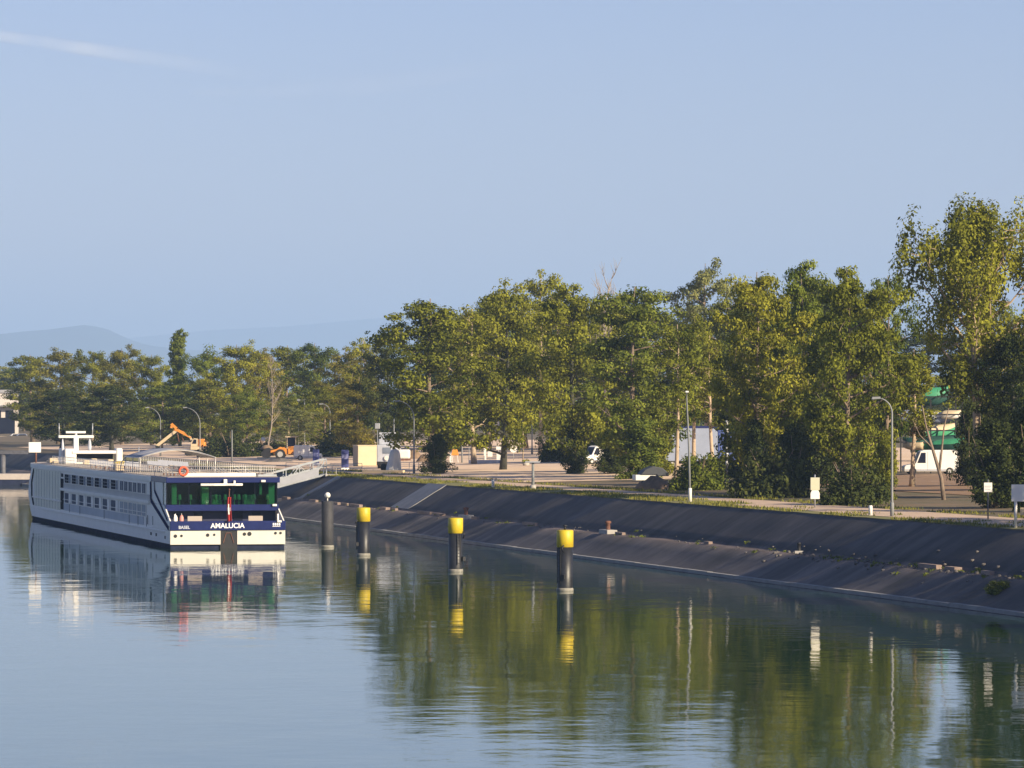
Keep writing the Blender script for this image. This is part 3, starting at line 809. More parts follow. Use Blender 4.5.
# aft deck
b = MB(); b.box(.3, 14, -5.6, 5.6, 1.752, 1.80); b.build('aft_deck_floor', M['deck'], ship)
b = MB(); b.box(5.0, 5.2, -5.55, 5.55, 1.80, 3.58)
rec = b.build('aft_bulkhead', mat('navy_dark', (.015, .018, .06), .5, var=.2, vscale=1), ship)
for y in (4.2, 2.2, -1.8, -3.6):
    b = MB(); b.box(4.93, 4.995, y - .45, y + .45, 1.82, 3.4); b.build('aft_door', M['darkwin'], ship)
for y in (5.15, -5.1):
    b = MB(); b.tube([(.6, y, 1.8), (.6, y, 3.35)], .09, 8); b.build('stanchion', M['offwhite'], ship)
# wings at the sides of the aft deck, raked down to the stern
for s_ in (1, -1):
    y0, y1 = (5.58, 5.70) if s_ > 0 else (-5.70, -5.58)
    b = MB(); b.prism_y([(.05, 1.77), (.05, 2.6), (4.0, 4.0), (5.0, 4.2), (14.0, 4.2), (14.0, 1.77)], y0, y1)
    b.build('side_wing', M['offwhite'], ship)
    ys = s_ * 5.74
    b = MB(); b.bar((14.2, ys, 6.35), (14.0, ys, 4.5), .05, .75); b.bar((14.0, ys, 4.5), (1.0, ys, 1.95), .05, .42)
    b.build('navy_stripe', M['navymatt'], ship)
    b = MB(); b.bar((11.5, ys, 6.35), (11.3, ys, 5.5), .05, .30); b.bar((11.3, ys, 5.5), (1.8, ys, 2.75), .05, .26)
    b.build('thin_navy_stripe', M['navymatt'], ship)
# lounge deck at the stern
b = MB(); b.box(3.4, 14, -5.66, 5.66, 3.60, 4.22)
b.build('lounge_floor_band', M['navy'], ship, bevel=.03)
b = MB(); b.box(13.6, 13.8, -5.5, 5.5, 4.22, 6.38); b.build('lounge_back_wall', M['darkroom'], ship)
for s_ in (1, -1):
    b = MB(); y = s_ * 5.6
    b.box(5.8, 14, y - .06, y + .06, 4.22, 6.38); b.build('lounge_side_wall', M['offwhite'], ship)
b = MB(); b.box(3.78, 3.81, -5.5, 5.5, 4.22, 6.38); b.box(3.82, 5.8, 5.55, 5.58, 4.22, 6.38); b.box(3.82, 5.8, -5.58, -5.55, 4.22, 6.38)
gl = b.build('stern_glass', M['greenglass'], ship)
for y in (5.52, 3.3, 1.1, -1.1, -3.3, -5.52):
    b = MB(); b.box(3.70, 3.775, y - .03, y + .03, 4.22, 6.38); b.build('mullion', M['darkwin'], gl)
for y, wd, z0, z1 in ((4.75, .5, 4.24, 6.3), (1.65, .75, 4.24, 6.36), (-5.0, .6, 4.24, 6.36), (-3.9, .25, 5.2, 6.3)):
    b = MB(); b.box(3.95, 3.95 + wd, y - wd / 2, y + wd / 2, z0, z1); b.build('lounge_pillar', M['pillar'], ship, bevel=.04)
for y in (4.2, 3.1, .6, -.35, -1.3, -1.75, -2.4, -3.3, -4.6):
    b = MB(); z = 4.22
    b.lathe([(.10, z), (.05, z + .04), (.03, z + .45), (.20, z + .5), (.13, z + .98), (.12, z + 1.0)], (4.15 + .1 * math.sin(y * 7), y), 10)
    b.build('table_lamp', M['pillar'], ship)
for y in (4.3, 2.6, .4, -.9, -2.8, -4.2):
    b = MB(); b.box(4.6, 5.3, y - .5, y + .5, 4.22, 4.7); b.box(5.3, 5.5, y - .5, y + .5, 4.22, 5.15); b.build('lounge_seat', M['pillar'] if y in (.4, -2.8) else M['darkroom'], ship, bevel=.05)
b = MB(); b.box(3.0, 13.9, -5.70, 5.70, 6.39, 6.94)
b.build('stern_fascia', M['navy'], ship, bevel=.05)
# small white lamps at the corners
for p_ in ((2.9, -4.0, 6.55), (3.3, -5.2, 4.15), (-.28, -5.1, 2.62)):
    b = MB(); b.cbox(p_, (.2, .45, .22)); b.build('deck_light', M['white'], ship, bevel=.04)
# white emblem bar below the fascia
b = MB()
b.prism_z([(2.6, 2.3), (2.45, 1.0), (2.6, -.15), (2.45, -1.2), (2.6, -1.9), (2.9, -1.9), (2.9, 2.3)], 6.10, 6.33)
b.box(2.62, 2.95, -.35, .0, 6.3, 6.75); b.box(2.7, 2.9, -1.2, -1.0, 6.3, 6.62)
b.build('folded_awning', M['white'], ship, bevel=.03)
# long superstructure
b = MB(); loft(b, [(1.75, ring(14, 136.2, 5.62, xb=123)), (3.1, ring(14, 137.4, 5.62, xb=125.5)), (4.6, ring(14, 136.6, 5.62, xb=124.5)), (6.39, ring(14, 134, 5.62, xb=121.5))])
b.build('superstructure', M['offwhite'], ship)
b = MB(); loft(b, [(6.39, ring(13.92, 134.3, 5.74, xb=121.5)), (6.90, ring(13.92, 134.5, 5.74, xb=121.5))])
b.build('roof_edge', M['offwhite'], ship)
b = MB(); loft(b, [(6.90, ring(3.1, 133.8, 5.5, xb=121.5)), (6.97, ring(3.1, 133.8, 5.5, xb=121.5))]); b.build('sun_deck', M['deck'], ship)
# port and starboard sides
def side_box(name, m, x0, x1, z0, z1, out0, out1, both=True, parent=ship):
    for s_ in ((1, -1) if both else (1,)):
        b = MB()
        ya, yb = 5.62 + out0, 5.62 + out1
        b.box(x0, x1, min(s_ * ya, s_ * yb), max(s_ * ya, s_ * yb), z0, z1)
        b.build(name, m, parent)
side_box('ledge', M['offwhite'], 15, 92.5, 4.12, 4.42, .0, .24)
side_box('rub_rail', M['offwhite'], 4, 113, 1.50, 1.62, .085, .20)
side_box('balcony_panel', mat('balcony_panel_grey', (.60, .62, .64), .5, var=.08, vscale=.3, spec=0), 20, 90, 1.85, 2.66, .01, .06)
side_box('parapet_panel', mat('parapet_grey', (.62, .60, .56), .6, var=.06, vscale=.3, spec=0), 15, 91, 4.42, 5.0, .01, .05)
for i in range(7):
    x = 40.5 + i * 7.1
    for s_ in (1, -1):
        for z0, z1, main, side in ((5.02, 6.12, 'opening', 'sidepane'), (2.72, 3.95, 'sidegrey', 'offwhite')):
            b = MB(); y = s_ * 5.66
            b.box(x - .15, x + 5.75, y - .035, y + .035, z0, z1)
            f = b.build('window_frame', M['white'], ship)
            b = MB(); y2 = s_ * 5.70
            b.box(x + 1.9, x + 5.6, y2 - .012, y2 + .012, z0 + .06, z1 - .06); b.build('window', M[main], f)
            b = MB(); b.box(x, x + 1.6, y2 - .012, y2 + .012, z0 + .06, z1 - .06); b.build('shutter_panel', M[side], f)
            b = MB(); b.box(x + 3.7, x + 3.8, y2 - .03 if s_ < 0 else y2 + .012, y2 - .012 if s_ < 0 else y2 + .03, z0 + .06, z1 - .06); b.build('mullion', M['sidegrey'], f)
for i in range(6):
    x = 18 + i * 3.55
    for s_ in (1, -1):
        for z0, z1 in ((5.02, 6.12), (2.72, 3.95)):
            b = MB(); y = s_ * 5.66
            b.box(x, x + 3.0, y - .035, y + .035, z0, z1); f = b.build('window_frame', M['white'], ship)
            b = MB(); y2 = s_ * 5.70
            b.box(x + .35, x + 1.4, y2 - .012, y2 + .012, z0 + .06, z1 - .06); b.box(x + 1.7, x + 2.75, y2 - .012, y2 + .012, z0 + .06, z1 - .06)
            b.build('window', M['sidegrey'] if z0 > 4 else M['palecurtain'], f)
for x in (17.5, 24, 31, 52, 74, 84):
    side_box('panel_joint', M['opening'], x, x + .18, 1.7, 2.66, .06, .085, both=True)
for x, w_, z0 in ((13.4, 1.1, .95), (9.6, .9, .95), (3.2, .8, .85)):
    side_box('hawse_opening', M['black'], x, x + w_, z0, z0 + .3, .085, .11)
for x in (16.5, 12.5): side_box('side_slot', M['opening'], x, x + .22, 2.0, 2.9, .085, .11)
# lounge at the bow: tall grey-green glass
side_box('bow_lounge_glass', M['loungeglass'], 93.5, 121.2, 1.75, 6.25, .01, .05)
side_box('bow_door', M['opening'], 90.3, 93.0, 1.9, 5.5, .01, .055)
side_box('bow_window', M['opening'], 90.8, 92.6, 5.7, 6.1, .01, .055)
for i_ in range(9): side_box('glass_joint', M['sidegrey'], 95.5 + i_ * 2.9, 95.62 + i_ * 2.9, 1.8, 6.2, .05, .07)
for z_ in (5.35, 5.7): side_box('balcony_rail', M['palecurtain'], 40, 90, z_ , z_ + .05, .09, .13)
side_box('balcony_rail', M['offwhite'], 18, 90, 3.1, 3.16, .09, .14)
side_box('bow_rail', M['offwhite'], 92.5, 122, 2.75, 2.93, .05, .22)
b = MB()
for s_ in (1, -1):
    b.tube([(121.6, s_ * 5.66, 1.9), (123.4, s_ * 5.66, 3.0), (123.6, s_ * 5.66, 4.6), (121.5, s_ * 5.64, 6.2)], .14, 8)
b.build('bow_arch', M['opening'], ship)
# railings on the sun deck
def railing(pts, h=1.05, step=1.5, rails=(1.05, .7, .38)):
    b = MB()
    for a, c in zip(pts, pts[1:]):
        a = Vector(a); c = Vector(c); L = (c - a).length; n = max(1, round(L / step))
        for r in rails: b.tube([a + Vector((0, 0, r)), c + Vector((0, 0, r))], .026 if r < 1 else .035, 5)
        for i in range(n + 1):
            q_ = a.lerp(c, i / n); b.tube([q_, q_ + Vector((0, 0, h))], .03, 5)
    return b
railing([(3.4, -5.35, 6.97), (3.4, 5.35, 6.97), (104, 5.35, 6.97)]).build('port_railing', M['rail'], ship)
railing([(3.4, -5.35, 6.97), (104, -5.35, 6.97)]).build('starboard_railing', M['rail'], ship)
b = MB()  # white glare-bright panel along the stern edge
b.box(3.15, 4.6, -3.3, 3.9, 6.975, 7.35); b.build('skylight_box', M['white'], ship, bevel=.08)
b = MB(); b.box(3.2, 4.0, -5.4, -3.5, 6.975, 7.2); b.build('locker', M['steel'], ship, bevel=.05)
# awning over the deck
b = MB(); b.smooth = True
nx, ny = 12, 10
for i in range(nx + 1):
    for j in range(ny + 1):
        x = 35 + 12 * i / nx; y = -4.0 + 8.0 * j / ny
        z = 8.6 + .8 * math.sin(math.pi * j / ny) + .06 * math.cos(i / nx * math.pi * 6) * math.sin(math.pi * j / ny)
        b.v.append((x, y, z))
for i in range(nx):
    for j in range(ny):
        a = i * (ny + 1) + j
        b.face([a, a + ny + 1, a + ny + 2, a + 1])
aw = b.build('awning', M['canvas'], ship)
sd = aw.modifiers.new('thick', 'SOLIDIFY'); sd.thickness = .06
b = MB()
for x in (35.1, 41, 46.9):
    pts = [(x, -4.05 + 8.1 * j / 8, 8.53 + .8 * math.sin(math.pi * j / 8)) for j in range(9)]
    b.tube(pts, .06, 6)
    for y in (-4.0, 4.0): b.tube([(x, y, 6.97), (x, y, 8.56)], .05, 6)
b.tube([(35, -4.03, 8.52), (47, -4.03, 8.52)], .06, 6); b.tube([(35, 4.03, 8.52), (47, 4.03, 8.52)], .06, 6)
b.tube([(47, 4.0, 8.5), (50.5, 4.0, 7.9), (51.5, 4.0, 6.97)], .05, 6); b.tube([(47, -4.0, 8.5), (50.5, -4.0, 7.9), (51.5, -4.0, 6.97)], .05, 6)
b.build('awning_frame', M['rail'], ship)
# wheelhouse, sun roof and mast
b = MB(); b.box(107.5, 114.5, -3.0, 2.6, 8.22, 8.6); roof = b.build('wheelhouse_roof', M['white'], ship, bevel=.08)
b = MB(); b.box(107.4, 109.2, -3.5, -2.7, 6.97, 8.9); b.build('roof_pylon', M['white'], ship, bevel=.18)
b = MB(); b.box(109.5, 114, -2.65, 2.0, 6.97, 7.6); wh = b.build('wheelhouse', M['white'], ship, bevel=.1)
b = MB(); b.box(109.7, 113.8, -2.6, 2.0, 7.6, 8.2); b.build('wheelhouse_window', M['darkwin'], wh)
b = MB(); b.box(107.6, 114.2, 2.05, 3.45, 6.97, 8.85); b.build('port_deckhouse', M['white'], ship, bevel=.15)
b = MB(); b.box(108.2, 109.0, 1.72, 2.32, 8.6, 10.15); b.box(108.3, 108.9, -.1, 4.15, 10.12, 10.45)
mast = b.build('mast', M['white'], ship, bevel=.06)
b = MB(); b.box(108.4, 108.8, .85, 3.25, 10.68, 10.95); b.tube([(108.6, 2.0, 10.4), (108.6, 2.0, 10.72)], .14, 8); b.build('radar_scanner', M['white'], mast, bevel=.05)
for y in (4.05, .0):
    b = MB(); b.tube([(108.6, y, 10.4), (108.6, y, 11.9)], .06, 6); b.build('antenna', M['steel'], mast)
for y, z0 in ((3.62, 6.97), (.35, 8.6)):
    b = MB(); b.lathe([(.16, z0), (.24, z0 + .3 * (10.1 - z0)), (.18, z0 + .7 * (10.1 - z0)), (.05, 10.1)], (108.6, y), 8); b.build('furled_flag', M['sheet'], mast)
for y, z1 in ((1.3, 7.5), (.4, 7.7), (-.5, 7.45), (-1.5, 7.6)):
    b = MB(); b.box(103.5 + .3 * y, 104.6 + .3 * y, y - .35, y + .35, 6.975, z1); b.build('deck_locker', M['cream'], ship, bevel=.1)
b = MB(); b.tube([(92, -3.4, 6.97), (92, -3.4, 9.2)], .06, 6); b.build('pole_light', M['steel'], ship)
b = MB(); b.box(118, 126, -3.2, 3.6, 6.975, 7.25); b.box(119, 120.4, 3, 4, 6.99, 7.6); b.build('bow_winch_platform', M['cream'], ship, bevel=.08)
for x, y in ((122, -2.0), (126.6, 1.4)):
    b = MB(); b.tube([(x, y, 6.97), (x, y, 8.3)], .06, 6); b.build('bow_post', M['rust'], ship)
# square white board on a post at the bow
b = MB(); b.box(124.9, 125.05, 4.4, 5.95, 8.2, 9.5); sb = b.build('bow_board', M['white'], ship, bevel=.12)
b = MB(); b.tube([(125.15, 5.0, 6.9), (125.15, 5.0, 9.0)], .12, 6); b.build('board_post', M['rust'], sb)
# stern flag staff
b = MB(); b.tube([(-.05, -.05, 2.6), (-.75, -.05, 5.7)], .045, 6); b.lathe([(.05, 5.68), (.1, 5.78), (.03, 5.88)], (-.76, -.05), 8); b.build('flag_staff', M['rust'], ship)

# things on board
fl = MB(); fl.smooth = True
nz_ = 14; nx_ = 9
for i in range(nz_ + 1):
    f = i / nz_
    for j in range(nx_ + 1):
        g = j / nx_
        yy = -.05 + (.22 + .08 * f) * (g - .5) * 1.5 + .03 * math.sin(f * 5)
        xx = -.72 + .55 * (f) * .35 - .10 * math.sin(g * 9.4 + f * 2) - .04
        fl.v.append((xx, yy, 5.05 - 2.4 * f))
for i in range(nz_):
    for j in range(nx_):
        fl.mi = 1 if (4 <= i <= 9 and 3 <= j <= 6) or (i in (6, 7) and 1 <= j <= 7) else 0
        a = i * (nx_ + 1) + j; fl.face([a, a + nx_ + 1, a + nx_ + 2, a + 1])
flag = fl.build('flag', [mat('flag_red', (.36, .025, .025), .8), M['white']])
flag.matrix_world = Matrix.Translation(SH_O) @ Matrix.Rotation(SH_A, 4, 'Z')
sdm = flag.modifiers.new('thick', 'SOLIDIFY'); sdm.thickness = .02
tag(flag, 'red flag with white cross hanging limp from the ship\'s stern staff', 'flag')
p = shp(3.15, 3.95, 7.55)
lr = empty('lifebuoy', p, SH_A, 'orange lifebuoy hung on the stern railing of the ship', 'lifebuoy')
b = MB(); n = 18
b.tube([(0, .40 * math.cos(2 * math.pi * k / n), .40 * math.sin(2 * math.pi * k / n)) for k in range(n + 1)], .12, 8, False)
b.build('ring', M['redorange'], lr)
b = MB()
for a in (.78, 2.36, 3.93, 5.5):
    b.cbox((0, .40 * math.cos(a), .40 * math.sin(a)), (.27, .14, .14))
b.build('band', M['redorange'], lr)
def aft_bench(y, lab):
    p = shp(1.2, y, 1.80)
    t = empty('bench', p, SH_A, lab, 'bench')
    b = MB(); b.box(-.35, .35, -.72, .72, .38, .5); b.build('seat', M['pillar'], t)
    b = MB(); b.box(-.40, -.32, -.72, .72, .5, 1.35); b.build('backrest', mat('beige_board', (.42, .36, .31), .7), t, bevel=.03)
    for yy in (-.6, .6):
        b = MB(); b.box(-.3, .3, yy - .04, yy + .04, 0, .38); b.build('leg', M['steel'], t)
aft_bench(3.15, 'beige bench on the aft deck, under the BASEL lettering side'); aft_bench(-2.9, 'beige bench on the aft deck, right of the flag')
for y, m, lab in ((5.05, 'white', 'white fender standing at the port corner of the aft deck'), (4.45, 'redorange', 'pinkish red fender standing beside the white one on the aft deck')):
    t = empty('fender', shp(.9, y, 1.8), SH_A, lab, 'fender')
    b = MB(); b.lathe([(.10, 0), (.19, .1), (.2, 1.2), (.12, 1.42), (.04, 1.45)], (0, 0), 10); b.build('body', M[m] if m == 'white' else mat('faded_red', (.62, .28, .24), .6), t)
    b = MB(); b.tube([(0, 0, 1.4), (0, 0, 1.62)], .03, 6); b.build('rope', M['rail'], t)
# loungers on the sun deck
def lounger():
    t = empty('deck_lounger', (0, 0, 0)); 
    b = MB(); b.box(-.95, .35, -.32, .32, .30, .36); b.build('seat', M['deck'], t)
    b = MB(); b.add([(.35, -.32, .33), (.35, .32, .33), (.95, .32, .85), (.95, -.32, .85), (.35, -.32, .28), (.35, .32, .28), (.97, .32, .8), (.97, -.32, .8)], [(0, 1, 2, 3), (7, 6, 5, 4), (0, 3, 7, 4), (1, 5, 6, 2), (3, 2, 6, 7), (0, 4, 5, 1)])
    b.build('backrest', M['canvas'], t)
    for x in (-.8, .3):
        for y in (-.28, .28):
            b = MB(); b.box(x - .03, x + .03, y - .03, y + .03, 0, .3); b.build('leg', M['rust'], t)
    return t
lp = lounger(); first = True
for x in (8, 10.5, 13, 15.5, 56, 60, 64, 68, 72, 76):
    for y in (3.9, 1.6, -1.6, -3.9):
        if x > 50 and abs(y) < 2 and x > 70: continue
        o = lp if first else copy_tree(lp); first = False
        o.location = shp(x, y, 6.975); o.rotation_euler = (0, 0, SH_A + (math.pi / 2 if x < 20 else 0))
        tag(o, 'low lounger with grey backrest on the ship\'s sun deck', 'lounger', 'loungers on the sun deck of the ship')
for x, y, lab in ((53.5, 3.9, 'yellow crate at the front end of the grey awning on the ship'),):
    t = empty('crate', shp(x, y, 6.975), SH_A, lab, 'crate')
    b = MB(); b.box(-1.1, 1.1, -.5, .5, .75, 1.0); b.build('lid', M['yellow'], t, bevel=.04)
    b = MB(); b.box(-1.0, 1.0, -.45, .45, 0, .75); b.build('body', M['cream'], t)

# ------------------------------------------------------------------ mooring piles
def pile(px, D, top, lab, yellow=True, cap=None):
    x = (px - 512) / FPX * D
    t = empty('mooring_pile', (x, D, 0), random.uniform(0, 6), lab, 'mooring pile', 'steel mooring piles standing in the canal')
    r = .60
    b = MB()
    if yellow: b.lathe([(r, -3), (r, .30), (r * 1.0, top - 1.25), (r * .96, top - 1.25)], (0, 0), 24)
    else: b.lathe([(r, -3), (r, top - .04), (r * .9, top)], (0, 0), 24)
    b.build('shaft', M['pile'] if yellow else M['darkpile'], t)
    b = MB(); b.lathe([(r * 1.0, -.1), (r * 1.09, -.02), (r * 1.08, .18), (r * 1.0, .24)], (0, 0), 24); b.build('collar', M['scum'], t)
    if yellow:
        b = MB(); b.lathe([(r * 1.02, top - 1.3), (r * 1.07, top - 1.28), (r * 1.07, top - .05), (r * .98, top), (r * .3, top + .02)], (0, 0), 24); b.build('cap', M['yellow'], t)
        b = MB()
        b.tube([(.35, -.62, top - 1.15), (.35, -.82, top - 1.35), (.35, -.64, top - 1.7)], .06, 6); b.cbox((.36, -.66, 1.1), (.3, .25, .35))
        b.build('mooring_hook', M['black'], t)
        for k in range(9):
            pass
        b = MB(); b.bar((-.25, -.63, .6), (-.25, -.63, top - 1.35), .05); b.bar((.05, -.63, .6), (.05, -.63, top - 1.35), .05)
        for k in range(9): b.bar((-.25, -.64, .75 + k * .28), (.05, -.64, .75 + k * .28), .03)
        b.build('ladder', M['black'], t)
    if cap == 'peg':
        b = MB(); b.tube([(0, 0, top), (0, 0, top + .3)], .09, 8); b.lathe([(.18, top + .28), (.2, top + .34), (.05, top + .42)], (0, 0), 10); b.build('lantern', M['black'], t)
    if cap == 'ball':
        b = MB(); b.tube([(0, 0, top), (0, 0, top + .3)], .06, 8)
        b.lathe([(.10, top + .28), (.27, top + .42), (.30, top + .6), (.22, top + .78), (.06, top + .86)], (0, 0), 14); b.build('lantern', M['white'], t)
    return t
pile(565, 364, 4.62, 'yellow-capped black pile with a small black lantern on top, nearest the camera', True, 'peg')
pile(455.5, 406, 4.55, 'yellow-capped black pile in the middle of the row of piles', True)
pile(363.5, 449, 4.50, 'yellow-capped black pile next to the grey pile', True)
pile(327.5, 475, 4.60, 'plain grey pile with a white lantern beside the ship\'s stern', False, 'ball')

# ------------------------------------------------------------------ gangway, pontoon, ramp
gx, gy = -24.0, 616.0
gd = -DV
gang = empty('gangway', (gx, gy, 5.2), math.atan2(gd.y, gd.x), 'grey steel truss gangway from the quay down behind the ship', 'gangway')
b = MB(); Lg = 14.0; dz = -.26
def gp(t_, y, z): return (t_, y, dz * t_ + z)
for y in (-1.0, 1.0):
    for z in (.05, 1.05, 2.0): b.bar(gp(0, y, z), gp(Lg, y, z), .14)
    for k in range(9):
        t_ = Lg * k / 8
        b.bar(gp(t_, y, 0), gp(t_, y, 2.0), .10)
        if k < 8: b.bar(gp(t_, y, .05 if k % 2 else 2), gp(t_ + Lg / 8, y, 2 if k % 2 else .05), .09)
b.build('truss', M['steel'], gang)
b = MB()
b.add([gp(0, -1, 0), gp(Lg, -1, 0), gp(Lg, 1, 0), gp(0, 1, 0), gp(0, -1, -.1), gp(Lg, -1, -.1), gp(Lg, 1, -.1), gp(0, 1, -.1)], [(0, 1, 2, 3), (7, 6, 5, 4), (0, 4, 5, 1), (1, 5, 6, 2), (2, 6, 7, 3), (3, 7, 4, 0)])
b.build('walkway', M['steel'], gang)
b = MB()
for y in (-1.04, 1.04):
    b.add([gp(1, y, .1), gp(Lg, y, .1), gp(Lg, y, 1.0), gp(1, y, 1.0), gp(1, y + .03, .1), gp(Lg, y + .03, .1), gp(Lg, y + .03, 1.0), gp(1, y + .03, 1.0)], [(0, 1, 2, 3), (7, 6, 5, 4), (0, 4, 5, 1), (3, 2, 6, 7), (0, 3, 7, 4), (1, 5, 6, 2)])
b.build('side_sheeting', M['canvas'], gang)
b = MB(); b.box(-1.4, .2, -1.5, 1.5, -.25, .05); b.bar((-1.2, -1.4, 0), (-1.2, -1.4, 1.2), .08); b.bar((-1.2, 1.4, 0), (-1.2, 1.4, 1.2), .08); b.bar((-1.2, -1.4, 1.2), (.3, -1.4, 1.2), .08); b.bar((-1.2, 1.4, 1.2), (.3, 1.4, 1.2), .08)
b.build('landing', M['concrete'], gang)
pn = Vector((gx, gy)) + gd * 16.5
t = empty('pontoon', (pn.x, pn.y, 0), math.atan2(gd.y, gd.x), 'low grey landing pontoon between the ship and the bank', 'pontoon')
b = MB(); b.box(-3, 3, -14, 14, -.8, 1.2); b.build('float', M['steel'], t, bevel=.1)
b = MB(); b.box(-3, 3, -14, 14, 1.2, 1.26); b.build('deck', M['deck'], t)
# ramp strip up the bank
def strip(u0, u1, v0, v1, name, lab, cat, m, shift=0.0, dz=.10):
    b = MB(); n = 8
    for i in range(n):
        a = v0 + (v1 - v0) * i / n; c = v0 + (v1 - v0) * (i + 1) / n
        q = []
        for (vv, uu) in ((a, u0), (a, u1), (c, u1), (c, u0)):
            x, y = uv(uu + shift * (vv - v0) / (v1 - v0), vv); q.append((x, y, interp(BANK, vv) + dz))
        lo = [(x, y, z - .4) for x, y, z in q]
        b.add(q + lo, [(0, 3, 2, 1), (4, 5, 6, 7), (0, 1, 5, 4), (1, 2, 6, 5), (2, 3, 7, 6), (3, 0, 4, 7)])
    o = b.build(name, m); return tag(o, lab, cat)
strip(228, 238, 5.3, 9.75, 'boat_ramp', 'pale concrete strip running up the dark bank', 'ramp', M['rampconcrete'])
strip(294, 296.5, 4.6, 9.6, 'steps', 'narrow pale steps on the bank beside the gangway', 'steps', M['rampconcrete'], shift=-3, dz=.2)
# bollards on the berm
for px, py in ((466, 515), (608, 529)):
    lab = 'rusty bollard on a pale pad on the bank, left of the others' if px == 466 else 'rusty bollard on a pale pad behind the lantern-topped pile'
    D = 300
    while True:
        x = (px - 512) / FPX * D; u_, v_ = to_uv(x, D)
        if v_ >= 4.55: break
        D += .1
    t = empty('bollard', (x, D, 2.2), 0, lab, 'bollard')
    b = MB(); b.lathe([(.32, 0), (.22, .1), (.2, .8), (.3, .86), (.3, 1.0), (.2, 1.08)], (0, 0), 12); b.build('post', M['rust'], t)
    b = MB(); b.cbox((0, 0, 0), (3.2, 1.0, .5), math.atan2(DU.y, DU.x)); b.build('pad', M['concrete'], t, bevel=.05)
D = 300; px = 799
while True:
    x = (px - 512) / FPX * D; u_, v_ = to_uv(x, D)
    if v_ >= 5.0: break
    D += .1
t = empty('bollard', (x, D, 2.15), 0, 'short black bollard halfway up the bank below the two-panel sign', 'bollard')
b = MB(); b.lathe([(.2, 0), (.15, .1), (.14, .7), (.2, .75), (.1, .85)], (0, 0), 10); b.build('post', M['black'], t)
b = MB(); b.cbox((0, 0, 0), (.7, .7, .3)); b.build('foot', M['concrete'], t)

# ------------------------------------------------------------------ lamps
def lamp(px, py, topy, tip_px, lab, D=None, r=.105):
    p = atD(px, D) if D else at(px, py)
    D = p.y; h = CAMZ + (HOR - topy) / FPX * D - p.z
    a = (tip_px - px) / FPX * D
    t = empty('street_lamp', p, 0, lab, 'street lamp', 'swan-neck street lamps')
    b = MB(); s = 1 if a > 0 else -1; A = abs(a)
    pts = [(0, 0, -.2), (0, 0, 1.2), (0, 0, h - A * .95)]
    for k in range(1, 7):
        th = k / 6 * math.pi / 2 * .93
        pts.append((s * A * .9 * (1 - math.cos(th)), 0, h - A * .95 + A * .95 * math.sin(th)))
    rads = [r, r, r * .75] + [r * (.72 - .05 * k) for k in range(1, 7)]
    b.tube(pts, rads, 8); b.build('pole', M['lamp_steel'], t)
    b = MB(); b.lathe([(r * 1.5, -.1), (r * 1.5, 1.1), (r * 1.1, 1.2)], (0, 0), 10); b.build('base_sleeve', M['lamp_steel'], t)
    e = Vector(pts[-1])
    b = MB(); b.add([(e.x - s * .1, -.12, e.z - .05), (e.x - s * .1, .12, e.z - .05), (e.x + s * .6, .15, e.z - .1), (e.x + s * .6, -.15, e.z - .1),
                     (e.x - s * .1, -.1, e.z + .12), (e.x - s * .1, .1, e.z + .12), (e.x + s * .55, .13, e.z + .1), (e.x + s * .55, -.13, e.z + .1)],
                    [(0, 1, 2, 3), (7, 6, 5, 4), (0, 4, 5, 1), (1, 5, 6, 2), (2, 6, 7, 3), (3, 7, 4, 0)])
    b.build('lamp_head', M['lamp_steel'], t)
lamp(160.5, 0, 407.5, 146, 'swan-neck street lamp left of the orange excavator', D=828)
lamp(200, 0, 407.5, 183, 'swan-neck street lamp rising from the excavator\'s counterweight', D=822)
lamp(330, 456, 404, 321, 'swan-neck street lamp left of the blue stele and cream site cabin')
lamp(414, 474, 401, 396, 'swan-neck street lamp left of the bushy-footed tree')
lamp(532, 455, 401, 515, 'swan-neck street lamp against the pale thick tree trunk')
lamp(892, 517, 398, 876, 'tall swan-neck street lamp by the path at the right')
# straight lamp seen end on, and the striped pole behind
p = at(690, 502); D = p.y; h = CAMZ + (HOR - 392) / FPX * D - p.z
t = empty('street_lamp', p, 0, 'straight galvanised lamp post on the verge in front of the round bush', 'street lamp', 'straight street lamps')
b = MB(); b.tube([(0, 0, -.2), (-.1, 0, h * .5), (-.32, 0, h - .6), (-.33, -.3, h - .2), (-.33, -1.0, h)], [.11, .095, .075, .06, .05], 8); b.build('pole', M['lamp_steel'], t)
b = MB(); b.lathe([(.17, -.1), (.17, 1.2), (.13, 1.3)], (0, 0), 10); b.build('base_sleeve', M['white'], t)
b = MB(); b.cbox((-.33, -1.2, h + .02), (.3, .8, .16)); b.build('lamp_head', M['white'], t, bevel=.03)
p = at(727, 482); D = p.y
t = empty('street_lamp', p, 0, 'lamp on a white-banded pole half hidden behind dark bushes', 'street lamp', 'straight street lamps')
zt = CAMZ + (HOR - 414) / FPX * D - p.z
b = MB(); b.tube([(0, 0, -.2), (0, 0, zt - .4), (.5, 0, zt), (1.4, 0, zt + .15)], [.12, .10, .08, .06], 8); b.build('pole', M['greypile'], t)
for k in range(6):
    b = MB(); z = zt * (.25 + .12 * k); b.lathe([(.14, z), (.15, z + .02), (.15, z + .4), (.14, z + .42)], (0, 0), 10); b.build('white_band', M['white'], t)
b = MB(); b.cbox((1.7, 0, zt + .15), (.9, .4, .3)); b.build('lamp_head', M['white'], t, bevel=.08)

